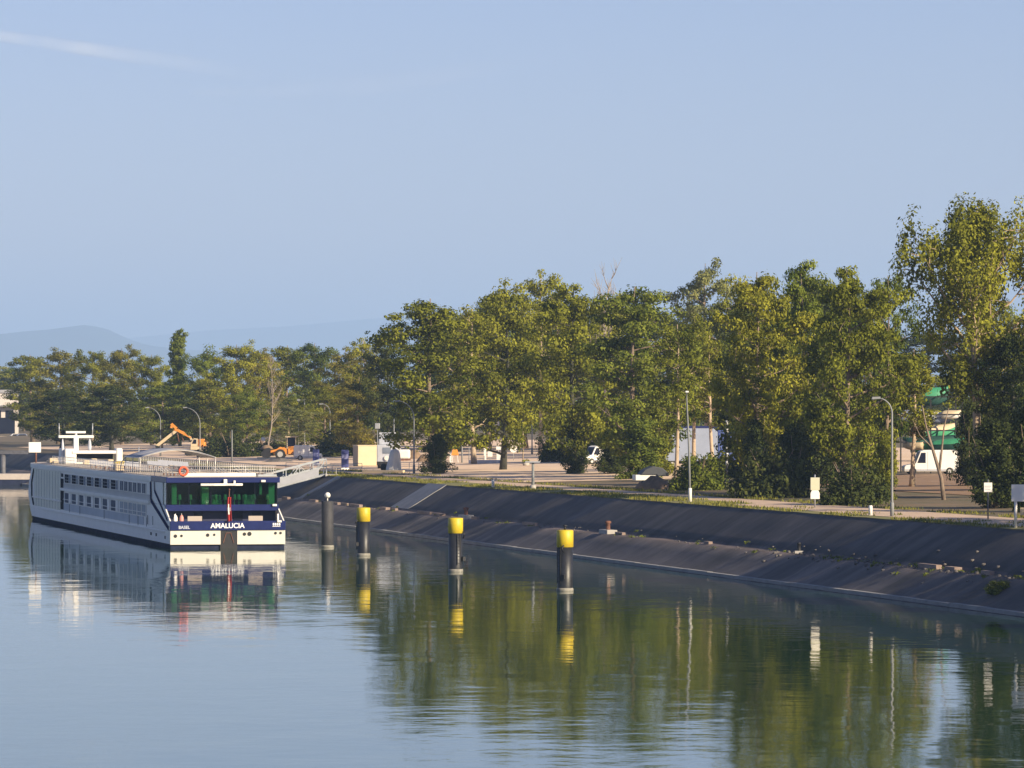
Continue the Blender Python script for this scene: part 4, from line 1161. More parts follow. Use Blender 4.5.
# masts with cross arms
def mast_pole(px, py, topy, lab, arms=(), r=.1, D=None, box=None, m='lamp_steel'):
    p = atD(px, D) if D else at(px, py); D = p.y; h = CAMZ + (HOR - topy) / FPX * D - p.z
    t = empty('mast', p, 0, lab, 'mast')
    b = MB(); b.tube([(0, 0, -.2), (0, 0, h * .5), (0, 0, h)], [r, r * .85, r * .6], 8); b.build('pole', M[m], t)
    for (a0, a1, dy) in arms:
        b = MB(); z = h - dy / FPX * D; b.bar((a0 / FPX * D, 0, z), (a1 / FPX * D, 0, z + .05), .09)
        b.cbox((a0 / FPX * D, 0, z), (.5, .3, .35)); b.cbox((a1 / FPX * D, 0, z), (.5, .3, .35)); b.build('cross_arm', M['lamp_steel'], t)
    if box:
        b = MB(); z = h - box / FPX * D; b.cbox((0, -.15, z), (.7, .5, .8)); b.build('box', M['steel'], t, bevel=.04)
    return t
mast_pole(304.5, 452, 398, 'mast with floodlight cross arm behind the wheel loader', arms=((-6, 8, 2),), r=.14, box=23)
mast_pole(298.5, 453, 401, 'thin mast left of the floodlight mast', r=.09)
mast_pole(394, 462, 418, 'thin pole beside the white lorry in the yard', r=.11)
mast_pole(377.5, 464, 425, 'short post with a lamp at the corner of the site cabin', r=.08, box=1)
mast_pole(232, 0, 430, 'green-grey post behind the ship\'s stern, left', r=.12, D=725)
mast_pole(462, 463, 435, 'pale post left of the pale slim trunk', r=.12)
mast_pole(523, 462, 422, 'wooden pole left of the swan-neck lamp by the pale trunk', r=.09, m='palebark')
mast_pole(469, 463, 441, 'thin grey post beside the pale slim trunk', r=.07)

# ------------------------------------------------------------------ machines in the yard
def wheel(parent, c, r, w, rimr=.55, ax=(0, 1, 0)):
    b = MB(); b.disc(c, ax, r, w, 20); ty = b.build('wheel', M['tyre'], parent, bevel=.03)
    b = MB(); b.disc(c, ax, r * rimr, w * 1.08, 16); b.build('rim', M['rim'], ty)
# excavator: seen from the side, boom to the left
p = atD(196, 826)
ex = empty('excavator', p, 0, 'orange and cream excavator with raised boom behind the ship', 'excavator')
for y in (-1.2, 1.2):
    b = MB(); pl = [(-1.9, .35), (-1.6, .05), (1.6, .05), (1.9, .35), (1.9, .7), (1.6, .95), (-1.6, .95), (-1.9, .7)]
    b.prism_y(pl, y - .3, y + .3); b.build('track', M['tyre'], ex)
b = MB(); b.box(-.9, .9, -.9, .9, .8, 1.2); b.build('undercarriage', M['black'], ex)
b = MB(); b.box(-.9, .9, -1.3, 1.3, 1.25, 1.9); b.build('platform', M['cream'], ex, bevel=.05)
b = MB(); b.box(.45, 1.75, -1.3, 1.3, 1.9, 3.5); b.build('counterweight', M['orange'], ex, bevel=.25)
b = MB(); b.prism_y([(-.85, 1.9), (.35, 1.9), (.35, 3.55), (-.35, 3.6), (-.85, 2.7)], -1.3, -.3); cab = b.build('cab', M['cream'], ex, bevel=.05)
b = MB(); b.prism_y([(-.65, 2.5), (.15, 2.5), (.15, 3.35), (-.3, 3.4)], -1.33, -1.305); b.build('window', M['darkwin'], cab)
b = MB(); b.prism_y([(-.2, 2.2), (-.55, 3.3), (-1.0, 4.05), (-1.35, 4.15), (-1.0, 3.3), (-.7, 2.2)], .05, .4); b.build('boom_base', M['cream'], ex)
b = MB(); b.prism_y([(-.8, 3.9), (-1.4, 4.05), (-2.2, 5.0), (-3.4, 5.55), (-4.05, 5.3), (-3.3, 5.0), (-2.0, 4.2), (-1.0, 3.6)], .0, .5); b.build('boom', M['orange'], ex)
b = MB(); b.bar((-3.1, .25, 5.55), (-7.0, .25, 2.0), .34, .55); b.build('dipper_arm', M['cream'], ex)
b = MB(); b.bar((-3.2, .25, 5.3), (-4.4, .25, 6.6), .34, .5); b.bar((-4.2, .25, 6.55), (-4.4, .25, 5.7), .3, .4); b.build('arm_end', M['orange'], ex)
b = MB(); b.prism_y([(-7.2, 2.2), (-6.6, 2.0), (-6.3, 1.2), (-6.7, .6), (-7.5, .7), (-7.1, 1.2)], -.45, .9); b.build('bucket', M['black'], ex)
b = MB(); b.tube([(-3.4, .25, 5.1), (-3.0, .25, 2.8)], .09, 8); b.tube([(-2.3, .62, 3.0), (-2.6, .62, 4.6)], .12, 8); b.build('hydraulic_ram', M['rust'], ex)
ex.scale = (.97, .97, .84)
# wheel loader
p = atD(290, 765)
wl = empty('wheel_loader', p, 0, 'orange wheel loader with earth in its raised bucket', 'wheel loader')
for x in (-1.5, 1.4):
    for y in (-1.1, 1.1): wheel(wl, (x, y, .82), .82, .55)
b = MB(); b.prism_y([(-.3, .8), (2.5, .8), (2.6, 1.9), (1.2, 2.2), (-.3, 2.0)], -.9, .9); b.build('engine_cover', M['orange'], wl, bevel=.08)
b = MB(); b.prism_y([(-2.6, .7), (-.3, .8), (-.3, 1.7), (-1.6, 2.0), (-2.6, 1.3)], -.7, .7); b.build('front_frame', M['orange'], wl, bevel=.05)
b = MB(); b.prism_y([(-.6, 1.9), (1.0, 2.0), (.9, 3.5), (-.5, 3.5)], -.75, .75); cb_ = b.build('cab', M['darkwin'], wl)
b = MB(); b.box(-.75, 1.15, -.85, .85, 3.5, 3.68); b.box(.85, 1.0, -.78, -.6, 2.0, 3.5); b.box(-.5, -.35, -.78, -.6, 2.0, 3.5); b.build('roof', M['cream'], cb_, bevel=.05)
for y in (-.75, .55):
    b = MB(); b.bar((-.8, y + .1, 1.8), (-3.2, y + .1, 1.2), .2, .35); b.build('lift_arm', M['orange'], wl)
b = MB(); b.prism_y([(-3.1, .5), (-3.0, 1.7), (-3.3, 1.9), (-4.0, 1.7), (-4.6, .9), (-4.3, .35), (-3.5, .2)], -1.35, 1.35); b.build('bucket', M['black'], wl)
b = MB()
b.lathe([(1.1, 1.6), (.8, 2.0), (.4, 2.25), (.1, 2.3)], (-3.7, 0), 10); b.build('earth_load', M['brown'], wl)
# white van in the yard
def van(name, p, rz, lab, L=4.6, H=2.2, W=1.9, nose=1.2, m='white'):
    t = empty(name, p, rz, lab, 'van')
    hl = L / 2
    b = MB(); b.prism_y([(-hl, .35), (hl, .35), (hl, H - .15), (hl - .15, H), (-hl + nose + .75, H), (-hl + nose + .35, H - .15), (-hl + nose - .2, 1.25), (-hl + .15, 1.02), (-hl, .85)], -W / 2, W / 2)
    body = b.build('body', M[m], t, bevel=.07)
    for sy in (-1, 1):
        y = sy * (W / 2 + .012)
        b = MB(); b.prism_y([(-hl + nose + .0, 1.3), (-hl + nose + .95, 1.3), (-hl + nose + .95, H - .3), (-hl + nose + .45, H - .3)], min(y, y - sy * .02), max(y, y - sy * .02)); b.build('side_window', M['darkwin'], t)
        b = MB(); b.box(-hl + nose + 1.15, -hl + nose + 1.19, min(y, y - sy * .02), max(y, y - sy * .02), .45, H - .2); b.box(-hl + nose + 2.5, -hl + nose + 2.54, min(y, y - sy * .02), max(y, y - sy * .02), .45, H - .2); b.build('door_seam', M['canvas'], t)
        b = MB(); b.box(-hl + .1, hl - .1, min(y, y - sy * .02), max(y, y - sy * .02), .42, .6); b.build('sill_trim', M['canvas'], t)
        for x in (-hl + .95, hl - 1.0): wheel(t, (x, sy * (W / 2 - .08), .40), .40, .25)
        b = MB(); b.box(-hl - .01, -hl + .06, sy * .75 - .18, sy * .75 + .18, .72, .95); b.build('headlight', M['greywin'], t)
    b = MB(); 
    b.add([(-hl + nose - .22, -W / 2 + .12, 1.32), (-hl + nose - .22, W / 2 - .12, 1.32), (-hl + nose + .28, W / 2 - .16, H - .2), (-hl + nose + .28, -W / 2 + .16, H - .2)], [(0, 3, 2, 1)])
    b.build('windscreen', M['darkwin'], t)
    return t
van('panel_van', atD(308, 752), math.pi, 'short white panel van parked right of the wheel loader', L=4.4, H=2.35, nose=.9)
p = at(930, 474.5)
van('panel_van', p, R(4), 'long white panel van parked beyond the path at the right', L=6.1, H=2.75, W=2.05, nose=1.45)
van('panel_van', at(598, 464), R(30), 'pale van half hidden behind the thick black trunk', L=5.0, H=2.5, nose=1.2, m='offwhite')
# site cabin
p = at(366, 466.5)
t = empty('site_cabin', p, R(17), 'cream site cabin standing in the yard', 'site cabin')
b = MB(); b.box(-1.55, 1.55, -1.4, 1.4, .12, 2.95); b.build('walls', M['cream'], t, bevel=.03)
b = MB(); b.box(-1.62, 1.62, -1.47, 1.47, 2.95, 3.06); b.build('roof', M['cream'], t)
b = MB(); b.box(-1.5, 1.5, -1.35, 1.35, 0, .118); b.build('skids', M['black'], t)
b = MB()
for k in range(9): b.box(-1.568, -1.552, -1.3 + k * .3, -1.2 + k * .3, .2, 2.9)
b.build('ribbed_side', M['rampconcrete'], t)
# white lorry facing the water, left of the wrapped stack
p = atD(386, 660)
t = empty('lorry', p, R(-6), 'white lorry seen from the front beside the cream site cabin', 'lorry')
b = MB(); b.box(-1.15, 1.15, -1.0, 1.0, .9, 3.3); cab = b.build('cab', M['sheet'], t, bevel=.12)
b = MB(); b.box(-.35, .8, -1.03, -1.0, 2.1, 2.95); b.build('windscreen', M['greywin'], cab)
b = MB(); b.box(-1.2, 1.2, 1.1, 6.5, .9, 4.4); b.box(-1.1, 1.1, 1.0, 1.9, 3.3, 5.0); b.build('body', M['sheet'], t, bevel=.05)
b = MB(); b.box(-1.15, 1.15, -1.12, -1.01, .5, 1.0); b.build('bumper', M['black'], t)
b = MB(); b.disc((.25, -1.1, 1.5), (0, 1, 0), .34, .2, 14); b.build('headlight', M['white'], t)
for x in (-.95, .95):
    for y in (-.1, 4.5): wheel(t, (x, y, .5), .5, .32, ax=(1, 0, 0))
# draped stack of sheeting at the kerb
p = at(394, 471)
t = empty('sheeted_stack', p, 0, 'tall stack wrapped in loose white sheeting beside a dark tyre', 'stack')
b = MB(); b.smooth = True; n = 22
rows = [(0, 1.0), (.5, .98), (1.1, .85), (1.7, .78), (2.3, .72), (2.75, .55), (2.95, .12)]
for z, f in rows:
    for k in range(n):
        a = 2 * math.pi * k / n; fold = 1 + .10 * math.sin(k * 2.4 + z) + .06 * math.sin(k * 4.1)
        b.v.append((.95 * f * fold * math.cos(a) + .12 * z * .3, .7 * f * fold * math.sin(a), z + .05 * math.sin(k * 1.7)))
for i in range(len(rows) - 1):
    for k in range(n): b.face([i * n + k, i * n + (k + 1) % n, (i + 1) * n + (k + 1) % n, (i + 1) * n + k])
b.face([(len(rows) - 1) * n + k for k in range(n)]); b.build('sheeting', M['white'], t)
b = MB(); b.box(-.8, .8, -.55, .55, -.02, .14); b.build('pallet', M['palebark'], t)
p = at(384, 471)
t = empty('tyre', p, R(10), 'dark tyre leaning beside the white sheeting', 'tyre')
b = MB(); n = 20
b.tube([(.36 * math.cos(2 * math.pi * k / n), .05 * math.sin(2 * math.pi * k / n), .5 + .36 * math.sin(2 * math.pi * k / n)) for k in range(n + 1)], .16, 8, False); b.build('casing', M['tyre'], t)
b = MB(); b.disc((0, .02, .5), (0, 1, .1), .3, .1, 16); b.build('rim', M['black'], t)
# tank
p = at(404, 461)
t = empty('water_tank', p, 0, 'rounded cream tank in the yard right of the white lorry', 'tank')
b = MB(); b.box(-.95, .95, -.8, .8, .3, 1.75); b.build('tank', M['white'], t, bevel=.3)
b = MB(); b.box(-1, 1, -.85, .85, 0, .3); b.build('frame', M['rust'], t)
b = MB(); b.lathe([(.25, 1.74), (.25, 1.86), (.1, 1.9)], (0, 0), 10); b.build('lid', M['black'], t)
# earth heaps
def heap(px, py, w, h, lab, m='brown', D=None, seed=1):
    p = atD(px, D) if D else at(px, py)
    rnd = random.Random(seed); b = MB(); b.smooth = True; n = 20; rows = 7
    for i in range(rows + 1):
        f = i / rows
        for k in range(n):
            a = 2 * math.pi * k / n
            r = w / 2 * (1 - f) ** .8 * (1 + .18 * noise.noise(Vector((math.cos(a) * 1.5 + seed, math.sin(a) * 1.5, f * 2))))
            b.v.append((r * math.cos(a), r * .7 * math.sin(a), -.1 + h * f * (1 + .1 * rnd.gauss(0, 1) * (f < .99)) + (0 if i else -.2)))
    for i in range(rows):
        for k in range(n): b.face([i * n + k, i * n + (k + 1) % n, (i + 1) * n + (k + 1) % n, (i + 1) * n + k])
    o = b.build('earth_heap', M[m], loc=p); tag(o, lab, 'heap'); return o
heap(414, 459, 3.4, 1.7, 'sandy heap between the cream tank and the first towpath tree', 'brown', seed=2)
heap(424, 462, 3.0, 1.3, 'smaller sandy heap at the foot of the first towpath tree', 'brown', seed=3)
heap(322, 452, 4.0, 1.1, 'reddish heap behind the yard lamp', 'brown', seed=4)
heap(280, 462, 6.0, .7, 'long low heap of grey spoil in front of the wheel loader', 'stone', seed=5)
heap(655, 489, 5.2, 1.5, 'brown earth heap beside the path in front of the bright pale trunk', 'brown', seed=6)
# covered trailer behind the heap
p = at(653, 486)
t = empty('trailer', (p.x - .3, p.y + 4, Hg(p.x - .3, p.y + 4)), R(12), 'small white trailer under a dark tarpaulin behind the earth heap', 'trailer')
b = MB(); b.box(-1.7, .6, -.8, .8, .55, 1.15); b.build('body', M['white'], t, bevel=.03)
b = MB(); b.prism_y([(-1.2, 1.155), (-.7, 1.7), (.2, 2.1), (1.3, 1.9), (2.0, 1.3), (2.0, 1.0), (.65, 1.0), (.65, 1.155)], -.95, .95); b.build('tarpaulin', M['canvas'] if 0 else mat('dark_tarpaulin', (.035, .04, .05), .6), t, bevel=.08)
for y in (-.8, .8): wheel(t, (-.3, y, .35), .35, .22)
b = MB(); b.bar((.6, 0, .6), (2.1, 0, .5), .1); b.build('drawbar', M['black'], t)
# blue stele signs
def stele(px, py, h, w, lab):
    p = at(px, py); t = empty('information_stele', p, R(8), lab, 'stele', 'blue information steles at the quay')
    b = MB(); b.box(-w / 2, w / 2, -.1, .1, .3, h); b.build('panel', M['blue'], t, bevel=.02)
    b = MB(); b.box(-w / 2 + .12, w / 2 - .12, -.118, -.102, h * .55, h * .78); b.build('pale_field', mat('stele_pale', (.25, .26, .45), .5), t)
    b = MB(); b.box(-w / 2 - .05, w / 2 + .05, -.16, .16, -.1, .3); b.build('foot', M['offwhite'], t)
    return t
stele(345, 470, 2.75, 1.0, 'blue stele left of the cream site cabin, the taller of two')
stele(316, 465, 2.3, .95, 'blue stele with pale top behind the upper end of the gangway')
p = at(347.5, 460); 
# handrails along the quay edge
def handrail(px0, px1, py, lab, hh=1.0):
    a = at(px0, py); c = at(px1, py)
    t = empty('handrail', a, 0, lab, 'handrail')
    d = c - a; n = max(2, round(d.length / 2.2))
    b = MB(); b.tube([(0, 0, hh), tuple(d + Vector((0, 0, hh)))], .04, 6); b.tube([(0, 0, hh * .5), tuple(d + Vector((0, 0, hh * .5)))], .03, 6); b.build('rails', M['canvas'], t)
    b = MB()
    for i in range(n + 1): q = d * (i / n); b.tube([tuple(q), tuple(q + Vector((0, 0, hh)))], .04, 6)
    b.build('posts', M['canvas'], t)
handrail(286, 312, 470, 'grey handrail in the yard left of the gangway head')
handrail(330, 362, 471, 'grey handrail between the yard lamp and the cabin')
handrail(400, 428, 470, 'grey handrail right of the white sheeting')
handrail(500, 522, 452, 'thin handrail behind the twin dark trunks')
# pale kerb beams in the yard
def beam(px0, px1, py, w, h, lab, m='concrete'):
    a = at(px0, py); c = at(px1, py); b = MB(); d = c - a
    b.bar((0, 0, h / 2), tuple(d + Vector((0, 0, h / 2))), w, h); o = b.build('kerb_beam', M[m], loc=a, bevel=.04); return tag(o, lab, 'kerb')
beam(363, 404, 473.5, .5, .42, 'long pale kerb beam at the quay below the cabin', 'cream')
beam(262, 296, 454, .7, .35, 'pale kerb beam in front of the wheel loader', 'cream')
beam(258, 276, 459, .5, .3, 'short pale kerb beam left of the grey spoil heap', 'cream')
beam(470, 500, 463.5, .5, .5, 'red and white barrier beam behind the pale slim trunk', 'sheet')
# road signs and barriers in the yard
def sign(px, py, z0, kind, lab, w=.8, h=.8, m='white', pole=True, D=None, cat='sign'):
    p = atD(px, D) if D else at(px, py)
    t = empty('road_sign', p, 0, lab, cat)
    if pole:
        b = MB(); b.tube([(0, .06, -.1), (0, .06, z0 + h)], .045, 6); b.build('post', M['steel'], t)
    b = MB()
    if kind == 'disc': b.disc((0, 0, z0 + h / 2), (0, 1, 0), w / 2, .05, 20)
    elif kind == 'tri':
        b.prism_y([(-w / 2, z0), (w / 2, z0), (0, z0 + h)], -.025, .025)
    else: b.box(-w / 2, w / 2, -.025, .025, z0, z0 + h)
    b.build('plate', M[m], t, bevel=.012)
    return t
sign(490, 463, .9, 'box', 'small white square sign left of the dark trunk', .7, .75)
sign(499.5, 463, .4, 'box', 'white square sign between the twin dark trunks, lower one', .85, .95)
sign(498.5, 457, 1.1, 'box', 'white plate just above the square sign between the dark trunks', .7, .5)
sign(513.5, 461, 1.2, 'disc', 'round white sign right of the dark trunks', 1.05, 1.05)
sign(263, 455, 2.3, 'disc', 'round white sign on a thin post left of the wheel loader', .75, .75)
sign(497, 452, 3.0, 'box', 'tall white signboard glimpsed high between the trunks', .75, 2.0)
sign(485, 463, .1, 'box', 'white barrier post left of the small square sign', .35, 2.0, pole=False, cat='post')
sign(450.5, 464, .1, 'box', 'white barrier post left of the orange sign', .28, 1.7, pole=False, cat='post')
p = at(455, 463)
t = empty('warning_sign', p, R(5), 'orange triangular warning sign on a white stand', 'sign')
b = MB(); b.prism_y([(-.55, 1.1), (.55, 1.1), (.35, 1.9), (.0, 2.15), (-.35, 1.9)], -.06, .06); b.build('plate', M['orange'], t)
b = MB()
for x in (-.45, .45): b.bar((x, -.1, 0), (x * .7, 0, 1.2), .07); b.bar((x, .5, 0), (x * .7, 0, 1.2), .07)
b.build('stand', M['white'], t)
for i, (px, py, lab) in enumerate(((324.5, 451, 'pale hooded marker left of the yard lamp'), (339, 453, 'pale hooded marker right of the yard lamp'))):
    p = at(px, py); t = empty('marker_post', p, 0, lab, 'marker')
    b = MB(); b.lathe([(.45, 0), (.5, .3), (.42, 1.0), (.25, 1.35), (.05, 1.45)], (0, 0), 10); b.build('hood', M['cream'], t)
    b = MB(); b.lathe([(.55, -.05), (.55, .1), (.46, .14)], (0, 0), 10); b.build('foot', M['rust'], t)
p = at(526, 466)
t = empty('planter', p, 0, 'yellow-green planted tub right of the round white sign', 'planter')
b = MB(); b.lathe([(.4, 0), (.5, .4), (.45, .42)], (0, 0), 12); b.build('tub', M['concrete'], t)
cb = MB(); tones = []; leaf_cloud(cb, tones, Vector((0, 0, .62)), .6, .35, 90, .14, random.Random(3), .9)
o = bpy.data.objects.new('foliage', crown_mesh('foliage', cb, tones, M['leaf_olive'])); COL.objects.link(o); o.parent = t
# ------------------------------------------------------------------ right-hand signs and posts
p = at(815, 508)
t = empty('channel_sign', p, R(6), 'two-panel sign, pale yellow above white, by the path', 'sign')
b = MB(); b.tube([(0, .08, -.1), (0, .08, 2.9)], .07, 8); b.build('post', M['steel'], t)
s = p.y / FPX
b = MB(); b.box(-.40, .40, -.03, .03, 1.55, 2.65); b.build('upper_panel', M['signyellow'], t, bevel=.02)
b = MB(); b.prism_y([(-.40, .78), (.40, .78), (.40, 1.3), (.28, 1.54), (-.28, 1.54), (-.40, 1.3)], -.03, .03); b.build('lower_panel', M['white'], t, bevel=.02)
p = at(988, 519)
t = empty('small_sign', p, R(-5), 'small blue-white sign on a thin grey post', 'sign')
b = MB(); b.tube([(0, .06, -.1), (0, .06, 3.1)], .06, 8); b.build('post', M['greypile'], t)
b = MB(); b.box(-.32, .32, -.025, .025, 2.1, 2.85); pl = b.build('plate', M['offwhite'], t, bevel=.02)
b = MB(); b.box(-.24, .24, -.034, -.027, 2.55, 2.6); b.box(-.24, .16, -.034, -.027, 2.42, 2.46); b.box(-.24, .2, -.034, -.027, 2.3, 2.34); b.build('printed_lines', M['canvas'], pl)
p = at(1019.5, 528)
t = empty('notice_board', p, R(-4), 'large white notice board on two stout posts at the right edge', 'notice board')
b = MB(); b.box(-.6, 1.0, -.04, .04, 1.95, 3.2); b.build('board', M['offwhite'], t, bevel=.02)
b = MB(); b.box(.05, .85, -.05, .03, .95, 1.5); b.build('small_plate', M['cream'], t, bevel=.02)
for x in (-.28, .75):
    b = MB(); b.tube([(x, .12, -.1), (x, .12, 3.1)], .11, 8); b.build('post', M['offwhite'], t)
def short_post(px, py, lab):
    p = at(px, py); t = empty('marker_post', p, 0, lab, 'marker')
    b = MB(); b.lathe([(.16, 0), (.16, .78), (.12, .86)], (0, 0), 10); b.build('post', M['white'], t)
    b = MB(); b.lathe([(.20, -.05), (.20, .1), (.15, .12)], (0, 0), 10); b.build('foot', M['concrete'], t)
short_post(870.5, 516, 'short white post left of the tall street lamp at the right')
short_post(493, 487.5, 'short white post on the verge left of the grey T-shaped stand')
p = at(533, 489.5)
t = empty('telescope_stand', p, 0, 'grey T-shaped stand on the grass verge', 'stand')
b = MB(); b.tube([(0, 0, -.1), (0, 0, 1.2), (0, 0, 2.85)], [.2, .16, .14], 10); b.build('column', M['lamp_steel'], t)
b = MB(); b.box(-.85, .75, -.35, .35, 2.85, 3.0); b.build('top_plate', M['canvas'], t, bevel=.03)
b = MB(); b.lathe([(.34, -.05), (.32, .4), (.22, .5)], (0, 0), 10); b.build('foot', M['concrete'], t)
# ------------------------------------------------------------------ grey and blue lorry behind the pale trunks
p = at(688, 468)
t = empty('lorry', (p.x, p.y, p.z), R(8), 'pale grey lorry with a blue rear behind the slender pale trunks', 'lorry')
W2 = 55 / FPX * p.y
b = MB(); hgt = CAMZ + (HOR - 428) / FPX * p.y - p.z
b.prism_y([(-4.6, .9), (3.6, .9), (3.6, hgt - .5), (3.0, hgt), (-4.1, hgt), (-4.6, hgt - .5)], -1.25, 1.25); b.build('body', M['greytruck'], t, bevel=.06)
b = MB(); b.prism_y([(3.65, .6), (6.0, .6), (6.0, hgt - .6), (5.6, hgt - .3), (3.65, hgt - .3)], -1.25, 1.25); cab = b.build('cab', M['bluetruck'], t, bevel=.1)
b = MB(); b.box(4.5, 5.7, -1.275, -1.255, 2.0, 2.9); b.build('side_window', M['darkwin'], cab)
b = MB(); b.box(-4.65, 3.62, -1.3, 1.3, hgt + .0, hgt + .25); b.build('roof_edge', M['navy'], t)
for x in (-3.4, -2.2, 4.8):
    for y in (-1.05, 1.05): wheel(t, (x, y, .5), .5, .35)
b = MB(); b.box(-4.4, 5.5, -.5, .5, .55, .9); b.build('chassis', M['black'], t)
# ------------------------------------------------------------------ boats stored behind the van
def boat(px, D, z, L, Bm, H_, hullm, coverm, lab, rz=0.0, cover=True):
    x = (px - 512) / FPX * D
    rq = random.Random(px * 7 + int(z * 10))
    t = empty('stored_boat', (x, D, z), rz + rq.uniform(-.35, .35), lab, 'boat', 'covered boats stored on racks behind the van')
    t.rotation_euler[0] = rq.uniform(-.12, .12); t.rotation_euler[1] = rq.uniform(-.06, .06)
    b = MB(); b.smooth = True; n = 9
    secs = []
    for i in range(9):
        f = i / 8; xx = -L / 2 + L * f; w = Bm / 2 * (1 - max(0, (f - .45) / .55) ** 2.2) * (.85 + .15 * min(1, f * 4)); k = .25 * H_ * max(0, f - .5) ** 2 * 4
        ring_ = []
        for j in range(n):
            a = math.pi * j / (n - 1)
            ring_.append((xx, -math.cos(a) * max(w, .03), H_ * .62 - math.sin(a) ** .7 * H_ * .62 + k))
        secs.append(ring_)
    base = 0
    for r_ in secs: b.v.extend(r_)
    for i in range(8):
        for j in range(n - 1): b.face([i * n + j, (i + 1) * n + j, (i + 1) * n + j + 1, i * n + j + 1])
    b.face([j for j in range(n)]); b.build('hull', M[hullm], t)
    b = MB(); b.smooth = True
    for i in range(9):
        r_ = secs[i]
        for j in range(n):
            a = math.pi * j / (n - 1); w = abs(r_[0][1])
            b.v.append((r_[0][0], -math.cos(a) * (w + .05), r_[0][2] - .12 + math.sin(a) * H_ * .42 * (.6 + .4 * math.sin(math.pi * i / 8))))
    for i in range(8):
        for j in range(n - 1): b.face([i * n + j, i * n + j + 1, (i + 1) * n + j + 1, (i + 1) * n + j])
    b.face([j for j in range(n)][::-1]); b.build('cover', M[coverm], t)
    return t
DB = at(930, 474.5).y
def zpx(py, D): return CAMZ + (HOR - py) / FPX * D
boat(938, DB + 8, zpx(452, DB + 8), 6.2, 2.3, 1.9, 'greencover', 'darkgreen', 'green boat with dark cover directly above the van\'s rear')
boat(952, DB + 6, zpx(453, DB + 6), 4.8, 2.0, 1.7, 'darkgreen', 'greencover', 'bright green covered boat right above the van')
boat(937, DB + 10, zpx(440, DB + 10), 4.6, 2.0, 1.8, 'greencover', 'cream', 'green boat with cream cover on the second tier')
boat(914, DB + 9, zpx(437, DB + 9), 2.6, 1.8, 1.5, 'cream', 'cream', 'small cream boat left on the second tier', rz=math.pi)
boat(913, DB + 7, zpx(450, DB + 7), 2.4, 1.6, 1.5, 'cream', 'darkgreen', 'small cream boat above the van\'s bonnet', rz=math.pi)
boat(910, DB + 12, zpx(423, DB + 12), 2.6, 1.8, 1.6, 'greytruck', 'greytruck', 'grey covered boat at the upper left of the racks')
boat(934, DB + 12, zpx(424, DB + 12), 4.0, 1.9, 1.5, 'greytruck', 'white', 'grey and white boat on the third tier')
boat(933, DB + 14, zpx(406, DB + 14), 3.4, 1.9, 2.2, 'darkgreen', 'greencover', 'topmost green boat on the racks')
boat(951, DB + 11, zpx(419, DB + 11), 2.2, 1.4, 1.1, 'white', 'cream', 'little white boat right on the third tier')
t = empty('boat_rack', (((930 - 512) / FPX * (DB + 10)), DB + 10, Hg(((930 - 512) / FPX * (DB + 10)), DB + 10)), 0, 'dark steel rack carrying the covered boats', 'rack')
for x in (-3.6, -.2, 3.4):
    b = MB()
    for y in (-3.2, 5.0): b.bar((x, y, 0), (x, y, 8.4), .16)
    b.build('upright', M['black'], t)
for py in (452.5, 440.5, 424.5, 407):
    z = zpx(py, DB + 10) - Hg(0, DB + 10)
    b = MB(); b.bar((-3.6, -3.2, z), (3.4, -3.2, z), .14); b.bar((-3.6, 5, z), (3.4, 5, z), .14)
    for x in (-3.0, -1.0, 1.0, 3.0): b.bar((x, -3.2, z + .02), (x, 5, z + .02), .12)
    b.build('shelf', M['black'], t)
# ------------------------------------------------------------------ far left: building, jetty, cars
D = 1330
p = atD(-4, D)
t = empty('industrial_building', (p.x, p.y, 5.0), R(6), 'pale flat-roofed building far off at the left edge', 'building')
b = MB(); b.box(-14, 6.2, -5, 5, 0, 12.5); b.box(-14, -1.5, -5.6, -5.0, 0, 9.0); b.build('wall', M['facade'], t)
b = MB(); b.box(-14.3, 6.5, -5.4, 5.3, 12.5, 13.3); b.build('roof', M['roofgrey'], t)
for i in range(5):
    b = MB(); b.box(-11 + i * 3.4, -8.8 + i * 3.4, -5.64 if i < 3 else -5.06, -5.61 if i < 3 else -5.01, 5.2, 7.6); b.build('window', M['darkwin'], t)
b = MB(); b.box(.2, 5.2, -5.06, -5.01, 1.0, 5.6); b.build('loading_door', M['darkwin'], t)
b = MB(); b.box(-.8, 6.6, -7.6, -5.01, 8.7, 9.1); b.build('canopy', M['roofgrey'], t)
x, y = atD(12, 1262).xy
b = MB(); b.box(-60, 16, -5, 5, 0, 1.0)
o = b.build('quay_wall', M['cream'], loc=(x, y, 4.9)); tag(o, 'sunlit pale quay wall below the far building', 'quay wall')
D = 846
x = (12 - 512) / FPX * D
t = empty('jetty', (x, D, 0), R(3), 'low pale-topped concrete jetty off the bow of the ship', 'jetty')
b = MB(); b.box(-40, 3.0, -2.5, 2.5, -1, 1.0); b.build('wall', M['boot'], t)
b = MB(); b.box(-40, 3.1, -2.6, 2.6, 1.0, 2.0); b.build('deck', mat('jetty_top', (.48, .42, .38), .8, var=.1), t)
t = empty('dolphin_post', ((3 - 512) / FPX * 860, 860, 0), 0, 'dark mooring post carrying a footbridge beam at the left edge', 'mooring post')
b = MB(); b.tube([(0, 0, -2), (0, 0, 5.9)], .5, 12); b.build('post', M['greypile'], t)
b = MB(); b.box(-30, 4.5, -.6, .6, 5.3, 5.95); b.build('beam', M['greypile'], t)
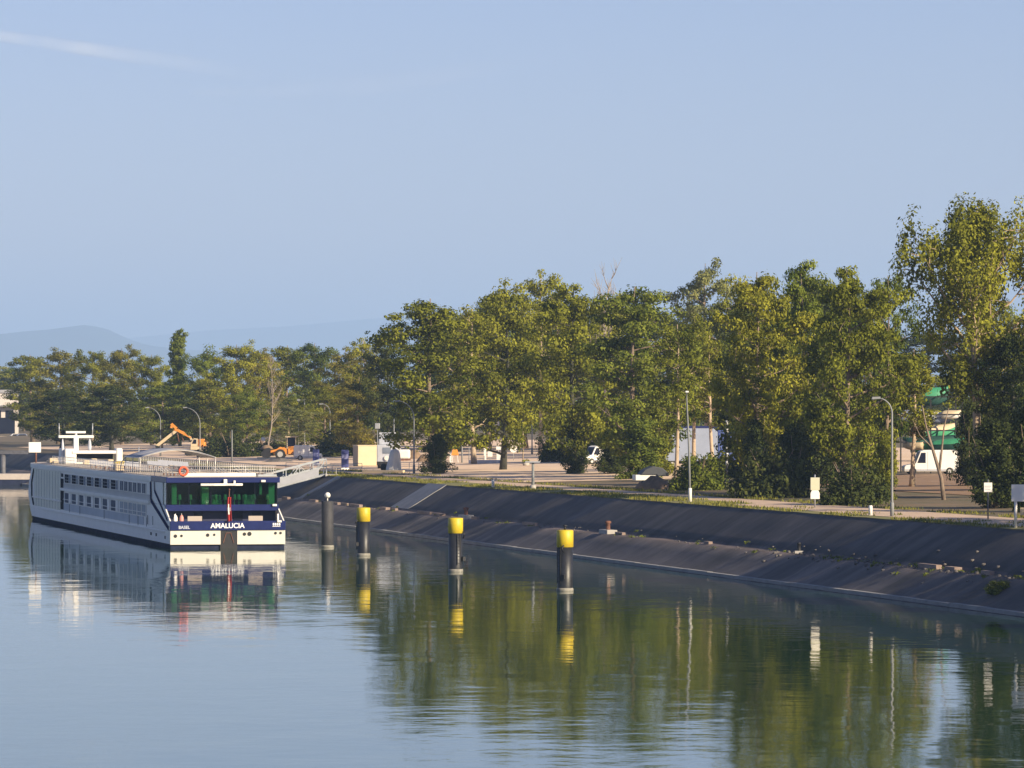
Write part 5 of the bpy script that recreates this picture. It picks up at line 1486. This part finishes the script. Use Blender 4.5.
for i, (px, D, m, lab) in enumerate(((16, 1268, 'offwhite', 'pale car parked far off below the quay building'), (22, 1264, 'greytruck', 'grey-blue car parked at the far water\'s edge'))):
    p = atD(px, D); t = empty('parked_car', (p.x, p.y, 5.0), R(15), lab, 'car')
    b = MB(); b.prism_y([(-2.1, .3), (2.1, .3), (2.15, .9), (1.4, 1.0), (.9, 1.5), (-.9, 1.5), (-1.6, .95), (-2.15, .85)], -.85, .85); b.build('body', M[m], t, bevel=.08)
    b = MB(); b.prism_y([(-1.3, 1.0), (1.15, 1.0), (.8, 1.42), (-.8, 1.42)], -.87, .87); b.build('side_window', M['darkwin'], t)
    for xx in (-1.3, 1.3):
        for y in (-.75, .75): wheel(t, (xx, y, .32), .32, .2)

# ------------------------------------------------------------------ contrail high above
b = MB(); b.smooth = True; n = 10
Dc = 60000.0
pts = []
for i in range(25):
    f = i / 24; px = -160 + 420 * f; py = 12 + 43 * f
    pts.append(((px - 512) / FPX * Dc, Dc + 4000 * f, CAMZ + (HOR - py) / FPX * Dc, (55 + 75 * f)))
for x, y, z, r in pts:
    for k in range(n):
        a = 2 * math.pi * k / n; b.v.append((x, y + r * math.cos(a), z + r * math.sin(a) * 1.1))
for i in range(24):
    for k in range(n): b.face([i * n + k, i * n + (k + 1) % n, (i + 1) * n + (k + 1) % n, (i + 1) * n + k])
m = bpy.data.materials.new('vapour'); m.use_nodes = True
nt = m.node_tree; nn = nt.nodes; ll = nt.links; nn.clear()
out = nn.new('ShaderNodeOutputMaterial'); tb_ = nn.new('ShaderNodeBsdfTransparent'); df = nn.new('ShaderNodeBsdfDiffuse'); df.inputs['Color'].default_value = (.9, .9, .9, 1)
tl = nn.new('ShaderNodeBsdfTranslucent'); tl.inputs['Color'].default_value = (.9, .9, .9, 1)
m0 = nn.new('ShaderNodeMixShader'); ll.new(df.outputs[0], m0.inputs[1]); ll.new(tl.outputs[0], m0.inputs[2])
mx = nn.new('ShaderNodeMixShader')
tc = nn.new('ShaderNodeTexCoord'); nz_ = nn.new('ShaderNodeTexNoise'); nz_.inputs['Scale'].default_value = .0012; nz_.inputs['Detail'].default_value = 4
ll.new(tc.outputs['Object'], nz_.inputs['Vector'])
lw_ = nn.new('ShaderNodeLayerWeight'); lw_.inputs['Blend'].default_value = .35
inv = nn.new('ShaderNodeMath'); inv.operation = 'SUBTRACT'; inv.inputs[0].default_value = 1; ll.new(lw_.outputs['Facing'], inv.inputs[1])
pw = nn.new('ShaderNodeMath'); pw.operation = 'POWER'; ll.new(inv.outputs[0], pw.inputs[0]); pw.inputs[1].default_value = 2.0
mr = nn.new('ShaderNodeMapRange'); mr.inputs['From Min'].default_value = .25; mr.inputs['From Max'].default_value = .75; mr.inputs['To Min'].default_value = 0.0; mr.inputs['To Max'].default_value = .28
ll.new(nz_.outputs['Fac'], mr.inputs['Value'])
mu = nn.new('ShaderNodeMath'); mu.operation = 'MULTIPLY'; ll.new(mr.outputs['Result'], mu.inputs[0]); ll.new(pw.outputs[0], mu.inputs[1])
sx = nn.new('ShaderNodeSeparateXYZ'); ll.new(tc.outputs['Object'], sx.inputs[0])
fd = nn.new('ShaderNodeMapRange'); fd.inputs['From Min'].default_value = -5200; fd.inputs['From Max'].default_value = -3200; fd.inputs['To Min'].default_value = 1; fd.inputs['To Max'].default_value = 0
ll.new(sx.outputs['X'], fd.inputs['Value'])
mu2 = nn.new('ShaderNodeMath'); mu2.operation = 'MULTIPLY'; ll.new(mu.outputs[0], mu2.inputs[0]); ll.new(fd.outputs['Result'], mu2.inputs[1])
ll.new(mu2.outputs[0], mx.inputs[0]); ll.new(tb_.outputs[0], mx.inputs[1]); ll.new(m0.outputs[0], mx.inputs[2]); ll.new(mx.outputs[0], out.inputs['Surface'])
o = b.build('contrail', m); tag(o, 'faint white contrail crossing the upper left of the sky', 'contrail', kind='stuff')

b = MB(); b.smooth = True; n = 12
for i in range(25):
    f = i / 24; px = 160 + 420 * f; py = 62 - 66 * f + 14 * math.sin(f * 3)
    x, y, z, r = (px - 512) / FPX * Dc, Dc + 6000 + 3000 * f, CAMZ + (HOR - py) / FPX * Dc, 190 * math.sin(math.pi * (.06 + .88 * f))
    for k in range(n):
        a = 2 * math.pi * k / n; b.v.append((x, y + r * math.cos(a), z + r * math.sin(a)))
for i in range(24):
    for k in range(n): b.face([i * n + k, i * n + (k + 1) % n, (i + 1) * n + (k + 1) % n, (i + 1) * n + k])
m2 = m.copy()
for nd in m2.node_tree.nodes:
    if nd.type == 'MAP_RANGE' and nd.inputs['From Max'].default_value > 0: nd.inputs['To Max'].default_value = .05
    elif nd.type == 'MAP_RANGE': nd.inputs['From Min'].default_value = -1500; nd.inputs['From Max'].default_value = 900
o = b.build('cirrus', m2); tag(o, 'very faint broad streak of cirrus high in the sky', 'cloud', kind='stuff')
# ------------------------------------------------------------------ air
HAZE = 0.75e-4
b = MB(); b.box(-50000, 50000, -2000, 48000, -4.5, 800)
m = bpy.data.materials.new('haze_air'); m.use_nodes = True
nt = m.node_tree; nt.nodes.clear()
out = nt.nodes.new('ShaderNodeOutputMaterial'); pv = nt.nodes.new('ShaderNodeVolumePrincipled')
pv.inputs['Density'].default_value = HAZE; pv.inputs['Color'].default_value = (.45, .66, 1.0, 1); pv.inputs['Anisotropy'].default_value = 0.0
nt.links.new(pv.outputs[0], out.inputs['Volume'])
hz = b.build('haze', m); tag(hz, kind='stuff')

# ------------------------------------------------------------------ light, sky, camera
SUN_EL, SUN_A = R(23), R(50)     # the sun stands behind the camera, to its right
S = Vector((math.sin(SUN_A) * math.cos(SUN_EL), -math.cos(SUN_A) * math.cos(SUN_EL), math.sin(SUN_EL)))
sl = bpy.data.lights.new('sun', 'SUN'); sl.energy = 5.0; sl.angle = R(.53); sl.color = (1.0, .84, .60)
so = bpy.data.objects.new('sun', sl); COL.objects.link(so); so.rotation_euler = S.to_track_quat('Z', 'Y').to_euler(); so.location = (100, -100, 200)
w = bpy.data.worlds.new('World'); scene.world = w; w.use_nodes = True
nt = w.node_tree; bg = nt.nodes['Background']
sky = nt.nodes.new('ShaderNodeTexSky'); sky.sky_type = 'NISHITA'; sky.sun_disc = False
sky.sun_elevation = SUN_EL; sky.sun_rotation = math.pi - SUN_A; sky.altitude = 200; sky.air_density = 1.0; sky.dust_density = 0.2; sky.ozone_density = 4.0
tm = nt.nodes.new('ShaderNodeMix'); tm.data_type = 'RGBA'; tm.blend_type = 'MULTIPLY'; tm.inputs[0].default_value = 1; tm.inputs[7].default_value = (1.0, .825, .985, 1)
nt.links.new(sky.outputs[0], tm.inputs[6]); nt.links.new(tm.outputs[2], bg.inputs['Color']); bg.inputs["Strength"].default_value = 0.061
cam = bpy.data.cameras.new('camera'); co = bpy.data.objects.new('camera', cam); COL.objects.link(co)
cam.sensor_width = 36; cam.lens = FPX / 1024 * 36; cam.clip_start = 1; cam.clip_end = 150000
co.location = (0, 0, CAMZ); co.rotation_euler = (R(90) + math.atan((HOR - 384) / FPX), 0, 0)
scene.camera = co
scene.view_settings.view_transform = 'Standard'; scene.view_settings.look = 'None'; scene.view_settings.gamma = 1
scene.view_settings.exposure = 0.92
scene.cycles.use_denoising = True
scene.cycles.max_bounces = 8; scene.cycles.transparent_max_bounces = 12; scene.cycles.volume_bounces = 4
scene.cycles.filter_width = 1.5
